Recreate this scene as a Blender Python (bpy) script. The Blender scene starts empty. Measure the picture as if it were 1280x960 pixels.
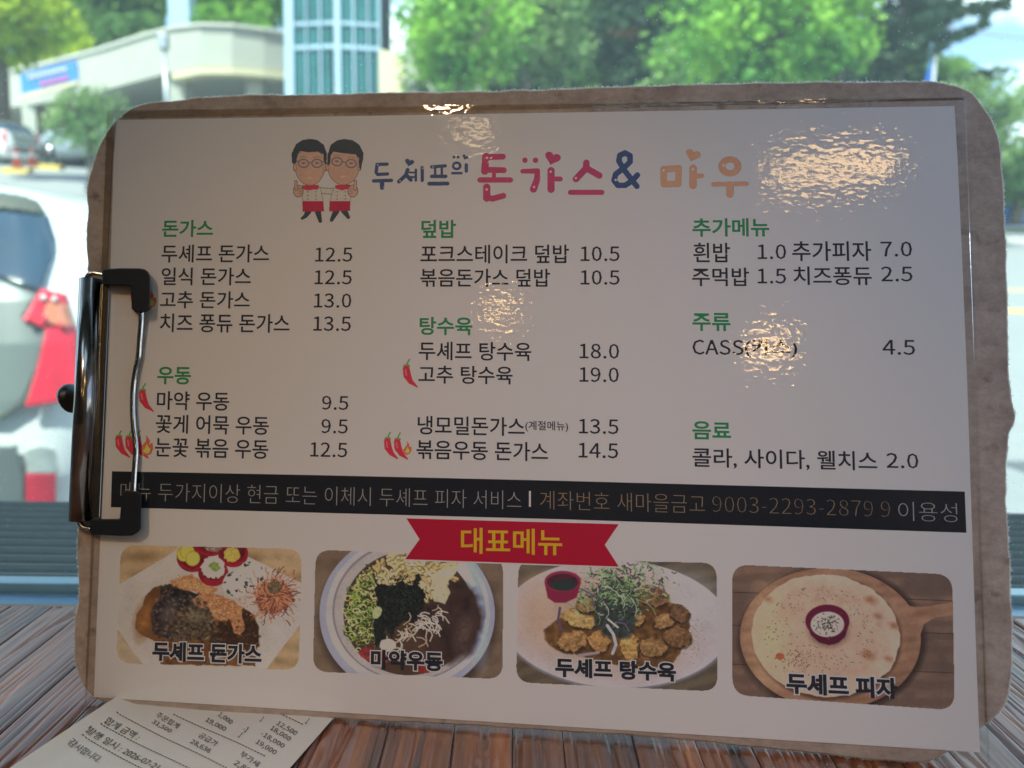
import bpy, bmesh, math, random
import numpy as np
from mathutils import Vector, Matrix

random.seed(7)
RNG = np.random.default_rng(11)
R = math.radians
SC = bpy.context.scene
COL = SC.collection

# ------------------------------------------------------------------ camera
FPX = 961.0                       # focal length in photo pixels (1280 wide)
PITCH, ROLL = R(8.0), R(0.7)
TABLE_Z = 0.75
CAM = Vector((0, 0, TABLE_Z + 0.1519))
FW = Vector((0, math.cos(PITCH), -math.sin(PITCH)))
UP = Vector((0, math.sin(PITCH), math.cos(PITCH)))
RT = Vector((1, 0, 0))
CX = RT * math.cos(ROLL) + UP * math.sin(ROLL)      # camera x axis in the world
CY = -RT * math.sin(ROLL) + UP * math.cos(ROLL)
CAMM = Matrix((CX, CY, -FW)).transposed()
cd = bpy.data.cameras.new('camera')
cam = bpy.data.objects.new('camera', cd)
COL.objects.link(cam)
cam.matrix_world = Matrix.Translation(CAM) @ CAMM.to_4x4()
cd.sensor_width = 36.0
cd.lens = FPX / 1280 * 36
cd.clip_start = 0.02
cd.clip_end = 3000
cd.dof.use_dof = True
cd.dof.focus_distance = 0.262
cd.dof.aperture_fstop = 10.5
SC.camera = cam

# ------------------------------------------------------------------ sky, sun, exposure
SUN_EL, SUN_AZ = R(58), R(205)    # azimuth measured from +Y towards +X: the sun stands behind the restaurant
w = bpy.data.worlds.new('World')
SC.world = w
w.use_nodes = True
nt = w.node_tree
nt.nodes.clear()
sky = nt.nodes.new('ShaderNodeTexSky')
sky.sky_type = 'NISHITA'
sky.sun_disc = False
sky.sun_elevation = SUN_EL
sky.sun_rotation = SUN_AZ
tc = nt.nodes.new('ShaderNodeTexCoord')
mp = nt.nodes.new('ShaderNodeMapping'); mp.inputs['Scale'].default_value = (1, 1, 3.2)
cn = nt.nodes.new('ShaderNodeTexNoise'); cn.inputs['Scale'].default_value = 3.1; cn.inputs['Detail'].default_value = 6
cr = nt.nodes.new('ShaderNodeValToRGB')
cr.color_ramp.elements[0].position = 0.53; cr.color_ramp.elements[1].position = 0.68
mx = nt.nodes.new('ShaderNodeMixRGB'); mx.inputs[2].default_value = (11, 11.4, 11.8, 1)
bg = nt.nodes.new('ShaderNodeBackground'); bg.inputs['Strength'].default_value = 0.145
wo = nt.nodes.new('ShaderNodeOutputWorld')
L = nt.links.new
L(tc.outputs['Generated'], mp.inputs[0]); L(mp.outputs[0], cn.inputs[0]); L(cn.outputs[0], cr.inputs[0])
L(cr.outputs[0], mx.inputs[0]); L(sky.outputs[0], mx.inputs[1]); L(mx.outputs[0], bg.inputs[0]); L(bg.outputs[0], wo.inputs[0])

sd = bpy.data.lights.new('sun', 'SUN')
sd.energy = 4.0; sd.angle = R(0.5); sd.color = (1, 0.95, 0.87)
sun = bpy.data.objects.new('sun', sd)
COL.objects.link(sun)
sv = Vector((math.sin(SUN_AZ) * math.cos(SUN_EL), math.cos(SUN_AZ) * math.cos(SUN_EL), math.sin(SUN_EL)))
sun.rotation_euler = sv.to_track_quat('Z', 'Y').to_euler()
sun.location = (0, 0, 30)

SC.view_settings.view_transform = 'Standard'
SC.view_settings.look = 'None'
SC.view_settings.gamma = 1
SC.view_settings.exposure = 1.2
SC.render.engine = 'CYCLES'
SC.cycles.use_denoising = True
SC.cycles.max_bounces = 7
SC.cycles.diffuse_bounces = 4
SC.cycles.glossy_bounces = 4
SC.cycles.transparent_max_bounces = 12
SC.cycles.caustics_reflective = False
SC.cycles.caustics_refractive = False
SC.cycles.sample_clamp_indirect = 6

# ------------------------------------------------------------------ geometry of the view
def ray(px, py):
    return (CX * ((px - 640) / FPX) - CY * ((py - 480) / FPX) + FW)
def at_depth(px, py, Y):
    d = ray(px, py); return CAM + d * (Y / d.y)
def at_z(px, py, z):
    d = ray(px, py); return CAM + d * ((z - CAM.z) / d.z)
# the clipboard's own frame (x along the menu, y up the menu, z out of its face)
def rot3(rx, ry, rz):
    return Matrix.Rotation(rz, 3, 'Z') @ Matrix.Rotation(ry, 3, 'Y') @ Matrix.Rotation(rx, 3, 'X')
BR_ = CAMM @ rot3(R(-4.10723), R(-5.74592), R(-0.60892))
BT_ = CAM + CAMM @ Vector((0.000127, -0.008932, -0.264741))
BASE = Vector((0, -0.106, 0))
BM = Matrix.Translation(BT_ + BR_ @ BASE) @ BR_.to_4x4()      # clipboard root: at its foot
BN = BR_.col[2]
BINV = BM.inverted()
def bd(px, py, h=0.0):            # point h mm in front of the board's face, in board coordinates (m)
    d = ray(px, py); o = BT_ + BN * (h / 1000)
    P = CAM + d * ((o - CAM).dot(BN) / d.dot(BN))
    return BINV @ P
_bi = np.array(BINV)[:3, :]; _cx = np.array(CX); _cy = np.array(CY); _fw = np.array(FW); _bn = np.array(BN); _cam = np.array(CAM)
def bd_np(px, py, h):
    d = (px[:, None] - 640) / FPX * _cx - (py[:, None] - 480) / FPX * _cy + _fw
    o = np.array(BT_) + _bn * (h / 1000)
    t = ((o - _cam) @ _bn) / (d @ _bn)
    P = _cam + d * t[:, None]
    return P @ _bi[:, :3].T + _bi[:, 3]

# ------------------------------------------------------------------ noise
_T = RNG.random((256, 256))
def vnoise(x, y, seed=0):
    x = x + seed * 17.31; y = y + seed * 9.77
    xi = np.floor(x).astype(int); yi = np.floor(y).astype(int)
    fx = x - xi; fy = y - yi
    fx = fx * fx * (3 - 2 * fx); fy = fy * fy * (3 - 2 * fy)
    g = lambda i, j: _T[i & 255, j & 255]
    return ((g(xi, yi) * (1 - fx) + g(xi + 1, yi) * fx) * (1 - fy) + (g(xi, yi + 1) * (1 - fx) + g(xi + 1, yi + 1) * fx) * fy) * 2 - 1
def fbm(x, y, seed=0, o=4):
    s = 0; a = 0.5
    for k in range(o):
        s = s + a * vnoise(x * 2 ** k, y * 2 ** k, seed + k * 3); a *= 0.55
    return s

# ------------------------------------------------------------------ object helpers
def meta(o, label=None, cat=None, group=None, kind=None):
    if label: o['label'] = label
    if cat: o['category'] = cat
    if group: o['group'] = group
    if kind: o['kind'] = kind
    return o
def mesh_obj(name, verts, faces, mat=None, parent=None, smooth=False, mats=None, midx=None):
    me = bpy.data.meshes.new(name)
    me.from_pydata([tuple(v) for v in verts], [], faces)
    for m in (mats or ([mat] if mat else [])): me.materials.append(m)
    if midx is not None:
        me.polygons.foreach_set('material_index', np.array(midx, dtype=np.int32))
    if smooth: me.polygons.foreach_set('use_smooth', np.ones(len(me.polygons), dtype=bool))
    me.update()
    o = bpy.data.objects.new(name, me); COL.objects.link(o)
    if parent: o.parent = parent
    return o
def np_mesh(name, V, Fq, mat, parent=None, smooth=False, rgb=None):
    me = bpy.data.meshes.new(name)
    n = len(Fq); k = Fq.shape[1]
    me.vertices.add(len(V)); me.vertices.foreach_set('co', V.astype(np.float32).ravel())
    me.loops.add(n * k); me.loops.foreach_set('vertex_index', Fq.astype(np.int32).ravel())
    me.polygons.add(n); me.polygons.foreach_set('loop_start', np.arange(0, n * k, k, dtype=np.int32))
    me.update(calc_edges=True); me.validate()
    if rgb is not None:
        a = me.color_attributes.new('Col', 'FLOAT_COLOR', 'POINT')
        a.data.foreach_set('color', np.c_[rgb, np.ones(len(rgb))].astype(np.float32).ravel())
    if smooth: me.polygons.foreach_set('use_smooth', np.ones(len(me.polygons), dtype=bool))
    me.materials.append(mat)
    o = bpy.data.objects.new(name, me); COL.objects.link(o)
    if parent: o.parent = parent
    return o
def empty(name, loc=(0, 0, 0), rz=0, mat=None):
    o = bpy.data.objects.new(name, None); COL.objects.link(o)
    o.empty_display_size = 0.05
    if mat is not None: o.matrix_world = mat
    else: o.location = loc; o.rotation_euler = (0, 0, rz)
    return o
def bm_obj(name, bm, mat, parent=None, smooth=False, bevel=0, seg=2):
    me = bpy.data.meshes.new(name); bmesh.ops.recalc_face_normals(bm, faces=bm.faces); bm.to_mesh(me); bm.free()
    me.materials.append(mat)
    if smooth: me.polygons.foreach_set('use_smooth', np.ones(len(me.polygons), dtype=bool))
    o = bpy.data.objects.new(name, me); COL.objects.link(o)
    if parent: o.parent = parent
    if bevel:
        b = o.modifiers.new('bevel', 'BEVEL'); b.width = bevel; b.segments = seg; b.limit_method = 'ANGLE'
    return o
def box(name, lo, hi, mat, parent=None, bevel=0):
    bm = bmesh.new()
    vs = [bm.verts.new((x, y, z)) for x in (lo[0], hi[0]) for y in (lo[1], hi[1]) for z in (lo[2], hi[2])]
    for f in ((0, 1, 3, 2), (4, 6, 7, 5), (0, 4, 5, 1), (2, 3, 7, 6), (0, 2, 6, 4), (1, 5, 7, 3)):
        bm.faces.new([vs[i] for i in f])
    return bm_obj(name, bm, mat, parent, bevel=bevel)
def tube_bm(bm, pts, rad, seg=14, cap=True, flat=None):
    pts = [Vector(p) for p in pts]; n = len(pts)
    rad = rad if isinstance(rad, (list, tuple)) else [rad] * n
    rings = []; prev = None
    for i, p in enumerate(pts):
        t = (pts[min(i + 1, n - 1)] - pts[max(i - 1, 0)]).normalized()
        if prev is None:
            a = t.orthogonal().normalized()
        else:
            a = (prev - t * prev.dot(t)).normalized()
        prev = a; b = t.cross(a)
        rings.append([bm.verts.new(p + (a * math.cos(2 * math.pi * k / seg) + b * math.sin(2 * math.pi * k / seg)) * rad[i]) for k in range(seg)])
    for i in range(n - 1):
        for k in range(seg):
            bm.faces.new((rings[i][k], rings[i][(k + 1) % seg], rings[i + 1][(k + 1) % seg], rings[i + 1][k]))
    if cap:
        bm.faces.new(rings[0][::-1]); bm.faces.new(rings[-1])
    return rings
def tube(name, pts, rad, mat, parent=None, seg=14, cap=True):
    bm = bmesh.new(); tube_bm(bm, pts, rad, seg, cap)
    return bm_obj(name, bm, mat, parent, smooth=True)
def smooth_path(pts, k=6):
    pts = [Vector(p) for p in pts]; out = []
    for i in range(len(pts) - 1):
        p0 = pts[max(i - 1, 0)]; p1 = pts[i]; p2 = pts[i + 1]; p3 = pts[min(i + 2, len(pts) - 1)]
        for j in range(k):
            t = j / k
            out.append(0.5 * ((2 * p1) + (p2 - p0) * t + (2 * p0 - 5 * p1 + 4 * p2 - p3) * t * t + (3 * p1 - p0 - 3 * p2 + p3) * t ** 3))
    out.append(pts[-1]); return out

# ------------------------------------------------------------------ materials
def lin(c):
    return tuple(((v / 255) / 12.92 if v / 255 <= 0.04045 else ((v / 255 + 0.055) / 1.055) ** 2.4) for v in c)
def new_mat(name):
    m = bpy.data.materials.new(name); m.use_nodes = True
    n = m.node_tree; b = n.nodes['Principled BSDF']
    return m, n, b
def simple(name, rgb, rough=0.6, metal=0, spec=0.5, var=0.0, vscale=30, bump=0, bscale=200, coord='Object', coat=0):
    m, n, b = new_mat(name)
    b.inputs['Base Color'].default_value = (*rgb, 1); b.inputs['Roughness'].default_value = rough
    b.inputs['Metallic'].default_value = metal; b.inputs['Specular IOR Level'].default_value = spec
    b.inputs['Coat Weight'].default_value = coat
    t = n.nodes.new('ShaderNodeTexCoord')
    if var:
        x = n.nodes.new('ShaderNodeTexNoise'); x.inputs['Scale'].default_value = vscale; x.inputs['Detail'].default_value = 5
        h = n.nodes.new('ShaderNodeMixRGB'); h.blend_type = 'MIX'
        h.inputs[1].default_value = (*[c * (1 - var) for c in rgb], 1); h.inputs[2].default_value = (*[min(1, c * (1 + var)) for c in rgb], 1)
        n.links.new(t.outputs[coord], x.inputs[0]); n.links.new(x.outputs[0], h.inputs[0]); n.links.new(h.outputs[0], b.inputs['Base Color'])
    if bump:
        x = n.nodes.new('ShaderNodeTexNoise'); x.inputs['Scale'].default_value = bscale; x.inputs['Detail'].default_value = 4
        u = n.nodes.new('ShaderNodeBump'); u.inputs['Strength'].default_value = bump; u.inputs['Distance'].default_value = 0.5 / bscale
        n.links.new(t.outputs[coord], x.inputs[0]); n.links.new(x.outputs[0], u.inputs['Height']); n.links.new(u.outputs[0], b.inputs['Normal'])
    return m

PAPER = (0.80, 0.79, 0.78)
M = {}
M['paper'] = simple('printed_paper', PAPER, 0.55, spec=0.2)
M['ink'] = simple('black_ink', (0.022, 0.030, 0.050), 0.6, spec=0.2)
M['green'] = simple('green_ink', (0.03, 0.32, 0.13), 0.6, spec=0.2)
M['bar'] = simple('bar_ink', (0.013, 0.018, 0.028), 0.6, spec=0.2)
M['barwhite'] = simple('thin_white_ink', (0.42, 0.42, 0.42), 0.6, spec=0.2)
M['bartan'] = simple('thin_tan_ink', (0.36, 0.27, 0.17), 0.6, spec=0.2)
M['white'] = simple('white_ink', (0.8, 0.79, 0.78), 0.6, spec=0.2)
M['red'] = simple('ribbon_red_ink', (0.56, 0.012, 0.05), 0.6, spec=0.2)
M['yellow'] = simple('yellow_ink', (0.85, 0.55, 0.03), 0.6, spec=0.2)
m, n, b = new_mat('printed_colours')
a = n.nodes.new('ShaderNodeAttribute'); a.attribute_name = 'Col'
n.links.new(a.outputs['Color'], b.inputs['Base Color']); b.inputs['Roughness'].default_value = 0.55; b.inputs['Specular IOR Level'].default_value = 0.2
M['print'] = m

def film_mat():
    m, n, b = new_mat('clear_laminate_film'); n.nodes.remove(b)
    o = n.nodes['Material Output']
    tr = n.nodes.new('ShaderNodeBsdfTransparent'); tr.inputs[0].default_value = (0.97, 0.97, 0.965, 1)
    g = n.nodes.new('ShaderNodeBsdfGlossy'); g.inputs['Roughness'].default_value = 0.025
    g2 = n.nodes.new('ShaderNodeBsdfGlossy'); g2.inputs['Roughness'].default_value = 0.38; 
    fr = n.nodes.new('ShaderNodeFresnel'); fr.inputs['IOR'].default_value = 1.5
    t = n.nodes.new('ShaderNodeTexCoord')
    v = n.nodes.new('ShaderNodeTexVoronoi'); v.feature = 'SMOOTH_F1'; v.inputs['Scale'].default_value = 560; v.inputs['Smoothness'].default_value = 0.6
    ns = n.nodes.new('ShaderNodeTexNoise'); ns.inputs['Scale'].default_value = 300; ns.inputs['Detail'].default_value = 3
    nl = n.nodes.new('ShaderNodeTexNoise'); nl.inputs['Scale'].default_value = 22; nl.inputs['Detail'].default_value = 2
    mpn = n.nodes.new('ShaderNodeMapping'); mpn.inputs['Scale'].default_value = (0.8, 1.25, 1)
    add = n.nodes.new('ShaderNodeMath'); add.operation = 'MULTIPLY_ADD'; add.inputs[1].default_value = 1.6
    ad2 = n.nodes.new('ShaderNodeMath'); ad2.operation = 'MULTIPLY_ADD'; ad2.inputs[1].default_value = 3.2
    bu = n.nodes.new('ShaderNodeBump'); bu.inputs['Strength'].default_value = 1.0; bu.inputs['Distance'].default_value = 0.000025
    lk = n.links.new
    lk(t.outputs['Object'], mpn.inputs[0])
    for q in (v, ns, nl): lk(mpn.outputs[0], q.inputs[0])
    lk(ns.outputs[0], add.inputs[0]); lk(v.outputs[0], add.inputs[2])
    lk(nl.outputs[0], ad2.inputs[0]); lk(add.outputs[0], ad2.inputs[2]); lk(ad2.outputs[0], bu.inputs['Height'])
    lk(bu.outputs[0], g.inputs['Normal'])
    sm = n.nodes.new('ShaderNodeTexNoise'); sm.inputs['Scale'].default_value = 14; sm.inputs['Detail'].default_value = 5
    sr = n.nodes.new('ShaderNodeMapRange'); sr.inputs[1].default_value = 0.3; sr.inputs[2].default_value = 0.7; sr.inputs[3].default_value = 0.1; sr.inputs[4].default_value = 0.36
    lk(t.outputs['Object'], sm.inputs[0]); lk(sm.outputs[0], sr.inputs[0])
    mg = n.nodes.new('ShaderNodeMixShader'); lk(sr.outputs[0], mg.inputs[0])
    lk(g.outputs[0], mg.inputs[1]); lk(g2.outputs[0], mg.inputs[2])
    mxs = n.nodes.new('ShaderNodeMixShader')
    lk(fr.outputs[0], mxs.inputs[0]); lk(tr.outputs[0], mxs.inputs[1]); lk(mg.outputs[0], mxs.inputs[2])
    lk(mxs.outputs[0], o.inputs[0])
    return m
M['film'] = film_mat()

def board_mat(name, base, dark, light, rough=0.85):
    m, n, b = new_mat(name); lk = n.links.new
    t = n.nodes.new('ShaderNodeTexCoord')
    mp = n.nodes.new('ShaderNodeMapping'); mp.inputs['Scale'].default_value = (0.85, 1, 1)
    a1 = n.nodes.new('ShaderNodeTexNoise'); a1.inputs['Scale'].default_value = 60; a1.inputs['Detail'].default_value = 8; a1.inputs['Roughness'].default_value = 0.7
    a2 = n.nodes.new('ShaderNodeTexNoise'); a2.inputs['Scale'].default_value = 420; a2.inputs['Detail'].default_value = 8; a2.inputs['Roughness'].default_value = 0.75
    a3 = n.nodes.new('ShaderNodeTexNoise'); a3.inputs['Scale'].default_value = 130; a3.inputs['Detail'].default_value = 3
    r1 = n.nodes.new('ShaderNodeValToRGB')
    r1.color_ramp.elements[0].position = 0.3; r1.color_ramp.elements[0].color = (*dark, 1)
    r1.color_ramp.elements[1].position = 0.72; r1.color_ramp.elements[1].color = (*light, 1)
    e = r1.color_ramp.elements.new(0.5); e.color = (*base, 1)
    r3 = n.nodes.new('ShaderNodeValToRGB'); r3.color_ramp.elements[0].position = 0.62; r3.color_ramp.elements[1].position = 0.74
    r3.color_ramp.elements[0].color = (1, 1, 1, 1); r3.color_ramp.elements[1].color = (0.35, 0.33, 0.33, 1)
    r2 = n.nodes.new('ShaderNodeValToRGB'); r2.color_ramp.elements[0].position = 0.35; r2.color_ramp.elements[0].color = (0.86, 0.85, 0.84, 1)
    r2.color_ramp.elements[1].position = 0.65; r2.color_ramp.elements[1].color = (1.08, 1.07, 1.06, 1)
    m1 = n.nodes.new('ShaderNodeMixRGB'); m1.blend_type = 'MULTIPLY'; m1.inputs[0].default_value = 1
    m2 = n.nodes.new('ShaderNodeMixRGB'); m2.blend_type = 'MULTIPLY'; m2.inputs[0].default_value = 0.75
    lk(t.outputs['Object'], mp.inputs[0])
    for q in (a1, a2, a3): lk(mp.outputs[0], q.inputs[0])
    lk(a1.outputs[0], r1.inputs[0]); lk(a2.outputs[0], r2.inputs[0]); lk(a3.outputs[0], r3.inputs[0])
    lk(r1.outputs[0], m1.inputs[1]); lk(r2.outputs[0], m1.inputs[2]); lk(m1.outputs[0], m2.inputs[1]); lk(r3.outputs[0], m2.inputs[2])
    lk(m2.outputs[0], b.inputs['Base Color']); b.inputs['Roughness'].default_value = rough; b.inputs['Specular IOR Level'].default_value = 0.25
    bu = n.nodes.new('ShaderNodeBump'); bu.inputs['Strength'].default_value = 0.5; bu.inputs['Distance'].default_value = 0.0004
    lk(a2.outputs[0], bu.inputs['Height']); lk(bu.outputs[0], b.inputs['Normal'])
    return m
M['board'] = board_mat('pressed_wood_board', (0.45, 0.37, 0.31), (0.30, 0.24, 0.20), (0.55, 0.47, 0.40))
M['board_edge'] = board_mat('torn_board_edge', (0.6, 0.52, 0.44), (0.5, 0.42, 0.34), (0.7, 0.62, 0.54))
m, n, b = new_mat('loose_wood_fibre')
b.inputs['Base Color'].default_value = (0.85, 0.84, 0.78, 1); b.inputs['Roughness'].default_value = 0.9
b.inputs['Transmission Weight'].default_value = 0.0
tl = n.nodes.new('ShaderNodeBsdfTranslucent'); tl.inputs[0].default_value = (0.9, 0.9, 0.86, 1)
ms = n.nodes.new('ShaderNodeMixShader'); ms.inputs[0].default_value = 0.8
n.links.new(b.outputs[0], ms.inputs[1]); n.links.new(tl.outputs[0], ms.inputs[2]); n.links.new(ms.outputs[0], n.nodes['Material Output'].inputs[0])
M['fibre'] = m
M['steel'] = simple('dull_chromed_steel', (0.27, 0.26, 0.26), 0.16, metal=1, var=0.2, vscale=300)
M['chrome'] = simple('chrome_wire', (0.45, 0.44, 0.43), 0.12, metal=1, bump=0.08, bscale=180)
M['rubber'] = simple('black_rubber', (0.012, 0.016, 0.022), 0.42, spec=0.4, bump=0.1, bscale=300)
M['knob'] = simple('black_plastic', (0.008, 0.008, 0.009), 0.35)

# ------------------------------------------------------------------ outside materials
def leaf_mat(name, c1, c2, tr=0.4):
    m, n, b = new_mat(name); lk = n.links.new
    t = n.nodes.new('ShaderNodeTexCoord'); x = n.nodes.new('ShaderNodeTexNoise'); x.inputs['Scale'].default_value = 0.8; x.inputs['Detail'].default_value = 6
    r = n.nodes.new('ShaderNodeValToRGB'); r.color_ramp.elements[0].position = 0.38; r.color_ramp.elements[1].position = 0.62
    r.color_ramp.elements[0].color = (*c1, 1); r.color_ramp.elements[1].color = (*c2, 1)
    tl = n.nodes.new('ShaderNodeBsdfTranslucent'); ms = n.nodes.new('ShaderNodeMixShader'); ms.inputs[0].default_value = tr
    lk(t.outputs['Object'], x.inputs[0]); lk(x.outputs[0], r.inputs[0]); lk(r.outputs[0], b.inputs['Base Color']); lk(r.outputs[0], tl.inputs[0])
    b.inputs['Roughness'].default_value = 0.5; b.inputs['Specular IOR Level'].default_value = 0.3
    lk(b.outputs[0], ms.inputs[1]); lk(tl.outputs[0], ms.inputs[2]); lk(ms.outputs[0], n.nodes['Material Output'].inputs[0])
    return m
M['leaf_bright'] = leaf_mat('bright_leaves', (0.07, 0.24, 0.03), (0.36, 0.64, 0.08))
M['leaf_mid'] = leaf_mat('mid_green_leaves', (0.07, 0.17, 0.05), (0.26, 0.44, 0.12))
M['leaf_dark'] = leaf_mat('dark_conifer_needles', (0.03, 0.07, 0.04), (0.07, 0.13, 0.06), 0.3)
M['leaf_yellow'] = leaf_mat('yellow_green_leaves', (0.22, 0.40, 0.02), (0.62, 0.72, 0.05))
M['leaf_pale'] = leaf_mat('pale_green_leaves', (0.14, 0.26, 0.08), (0.32, 0.45, 0.16))
M['bark'] = simple('bark', (0.10, 0.075, 0.055), 0.9, var=0.4, vscale=8)
M['asphalt'] = simple('sunlit_road', (0.24, 0.25, 0.25), 0.9, var=0.12, vscale=4, bump=0.2, bscale=60)
M['kerb'] = simple('pale_kerb_stone', (0.55, 0.54, 0.48), 0.8, var=0.1, vscale=6)
M['roadyellow'] = simple('yellow_road_paint', (0.62, 0.45, 0.1), 0.7, var=0.15, vscale=20)
M['concrete'] = simple('cream_render', (0.40, 0.40, 0.34), 0.85, var=0.08, vscale=1.5)
M['creamlip'] = simple('cream_yellow_band', (0.62, 0.56, 0.36), 0.85, var=0.08, vscale=2)
M['deepshade'] = simple('deep_shade_wall', (0.035, 0.045, 0.055), 0.9, var=0.3, vscale=0.8)  # interior shade put into the colour, so the open bays stay dark
M['frameblue'] = simple('pale_blue_frame', (0.36, 0.5, 0.6), 0.4, var=0.05, vscale=4)
M['teal'] = simple('teal_window_glass', (0.02, 0.13, 0.13), 0.12, spec=0.5, var=0.6, vscale=0.9)
M['banner'] = simple('blue_banner_cloth', (0.04, 0.22, 0.75), 0.6, var=0.15, vscale=3)
M['bannerred'] = simple('banner_red_lettering', (0.6, 0.12, 0.2), 0.6)
M['banneryellow'] = simple('banner_yellow_lettering', (0.7, 0.6, 0.1), 0.6)
M['white_paint'] = simple('white_car_paint', (0.78, 0.80, 0.80), 0.25, coat=1.0, var=0.02, vscale=2)
M['blue_paint'] = simple('blue_car_paint', (0.03, 0.15, 0.55), 0.25, coat=1.0)
M['grey_paint'] = simple('grey_car_paint', (0.25, 0.30, 0.34), 0.3, coat=1.0)
M['hatch_paint'] = simple('silver_grey_panel', (0.14, 0.165, 0.16), 0.4, coat=0.3, var=0.05, vscale=3)
M['carglass'] = simple('dark_car_glass', (0.02, 0.05, 0.09), 0.08, spec=0.6, var=0.5, vscale=3.5)
M['spoiler'] = simple('dark_olive_trim', (0.08, 0.085, 0.06), 0.5)
M['tailred'] = simple('red_lamp_lens', (0.72, 0.004, 0.035), 0.35, var=0.25, vscale=9)
M['tailamber'] = simple('amber_lamp_lens', (0.75, 0.22, 0.10), 0.12, coat=1.0, var=0.2, vscale=12)
M['lampclear'] = simple('clear_lamp_lens', (0.6, 0.64, 0.6), 0.1, coat=1.0, var=0.3, vscale=20)
M['tyre'] = simple('tyre_rubber', (0.02, 0.02, 0.02), 0.8)
M['rim'] = simple('alloy_rim', (0.5, 0.5, 0.5), 0.3, metal=1)
M['orange'] = simple('orange_plastic', (0.75, 0.10, 0.03), 0.5)
M['flagblue'] = simple('blue_flag_cloth', (0.03, 0.18, 0.7), 0.7)
M['flagwhite'] = simple('white_flag_cloth', (0.75, 0.78, 0.8), 0.7)
M['pole'] = simple('grey_metal_pole', (0.4, 0.42, 0.45), 0.4, metal=0.5)

# ================================================================== STRUCTURE
# ground outside: flat by the window, climbing away from it, steeper to the left
zl = at_depth(90, 207, 30).z; zr = at_depth(1270, 292, 30).z
def ground_z(x, y):
    s = (np.clip(x / np.maximum(y, 1), -0.6, 0.65) + 0.6) / 1.25
    rise = (zl + 0.2) * (1 - s) + (zr + 0.2) * s
    t = np.clip((y - 5) / 25, 0, 1)
    return -0.2 + rise * t + np.maximum(y - 30, 0) * 0.02
gx = np.concatenate([[-400, -200, -100, -60], np.linspace(-40, 40, 81), [60, 100, 200, 400]])
gy = np.concatenate([[-200, -60, -20, -6], np.linspace(0.53, 45, 90), [60, 90, 140, 220, 400, 900]])
GX, GY = np.meshgrid(gx, gy)
V = np.c_[GX.ravel(), GY.ravel(), ground_z(GX, GY).ravel()]
nx = len(gx); ii, jj = np.meshgrid(np.arange(len(gy) - 1), np.arange(nx - 1), indexing='ij')
q = (ii * nx + jj).ravel()
o = np_mesh('street', V, np.c_[q, q + 1, q + nx + 1, q + nx], M['asphalt'], smooth=True); meta(o, kind='structure')

def strip_on_ground(name, pts, width, mat, lift, parent=None):
    vs, fs = [], []
    for i, (x, y) in enumerate(pts):
        a = Vector((pts[min(i + 1, len(pts) - 1)][0] - pts[max(i - 1, 0)][0], pts[min(i + 1, len(pts) - 1)][1] - pts[max(i - 1, 0)][1], 0)).normalized()
        nrm = Vector((-a.y, a.x, 0)) * width / 2
        for s in (-1, 1):
            X, Y = x + nrm.x * s, y + nrm.y * s
            vs.append((X, Y, float(ground_z(X, Y)) + lift))
            vs.append((X, Y, float(ground_z(X, Y)) - 0.1))
    for i in range(len(pts) - 1):
        k = i * 4
        fs += [(k, k + 4, k + 6, k + 2), (k, k + 1, k + 5, k + 4), (k + 2, k + 6, k + 7, k + 3)]
    return mesh_obj(name, vs, fs, mat, parent)
def on_ground(px, py):
    d = ray(px, py); Y = 3.0
    for k in range(200):
        P = at_depth(px, py, Y)
        if P.z < float(ground_z(P.x, P.y)): break
        Y += 0.25
    return P
g1 = [on_ground(px, py) for px, py in ((1225, 390), (1400, 394))]
for (ya, yb, wd, nm, mt, lf) in ((387, 396, 0.35, 'road_line', 'roadyellow', 0.008), (362, 367, 0.22, 'road_line', 'roadyellow', 0.008)):
    a = on_ground(1180, ya - 3); b2 = on_ground(1420, yb)
    pts = [(a.x + (b2.x - a.x) * k / 10, a.y + (b2.y - a.y) * k / 10) for k in range(11)]
    o = strip_on_ground(nm, pts, wd, M[mt], lf); meta(o, kind='structure')
a = on_ground(1100, 296); b2 = on_ground(1420, 302)
o = strip_on_ground('pavement_kerb', [(a.x + (b2.x - a.x) * k / 12, a.y + (b2.y - a.y) * k / 12) for k in range(13)], 0.6, M['kerb'], 0.13); meta(o, kind='structure')
a = on_ground(-150, 218); b2 = on_ground(240, 214)
o = strip_on_ground('pavement_kerb', [(a.x + (b2.x - a.x) * k / 12, a.y + (b2.y - a.y) * k / 12) for k in range(13)], 1.6, M['kerb'], 0.14); meta(o, kind='structure')
for px, py in ((38, 217), (76, 213)):
    p = on_ground(px, py - 2)
    o = strip_on_ground('kerb_marking', [(p.x - 0.45, p.y - 0.7), (p.x + 0.45, p.y - 0.7)], 0.35, M['roadyellow'], 0.155); meta(o, kind='structure')
p = on_ground(1284, 588)
o = strip_on_ground('road_patch', [(p.x - 0.1, p.y), (p.x + 0.7, p.y + 0.05)], 0.28, simple('dark_patch', (0.09, 0.1, 0.11), 0.8, var=0.3, vscale=30), 0.006); meta(o, kind='structure')

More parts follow.
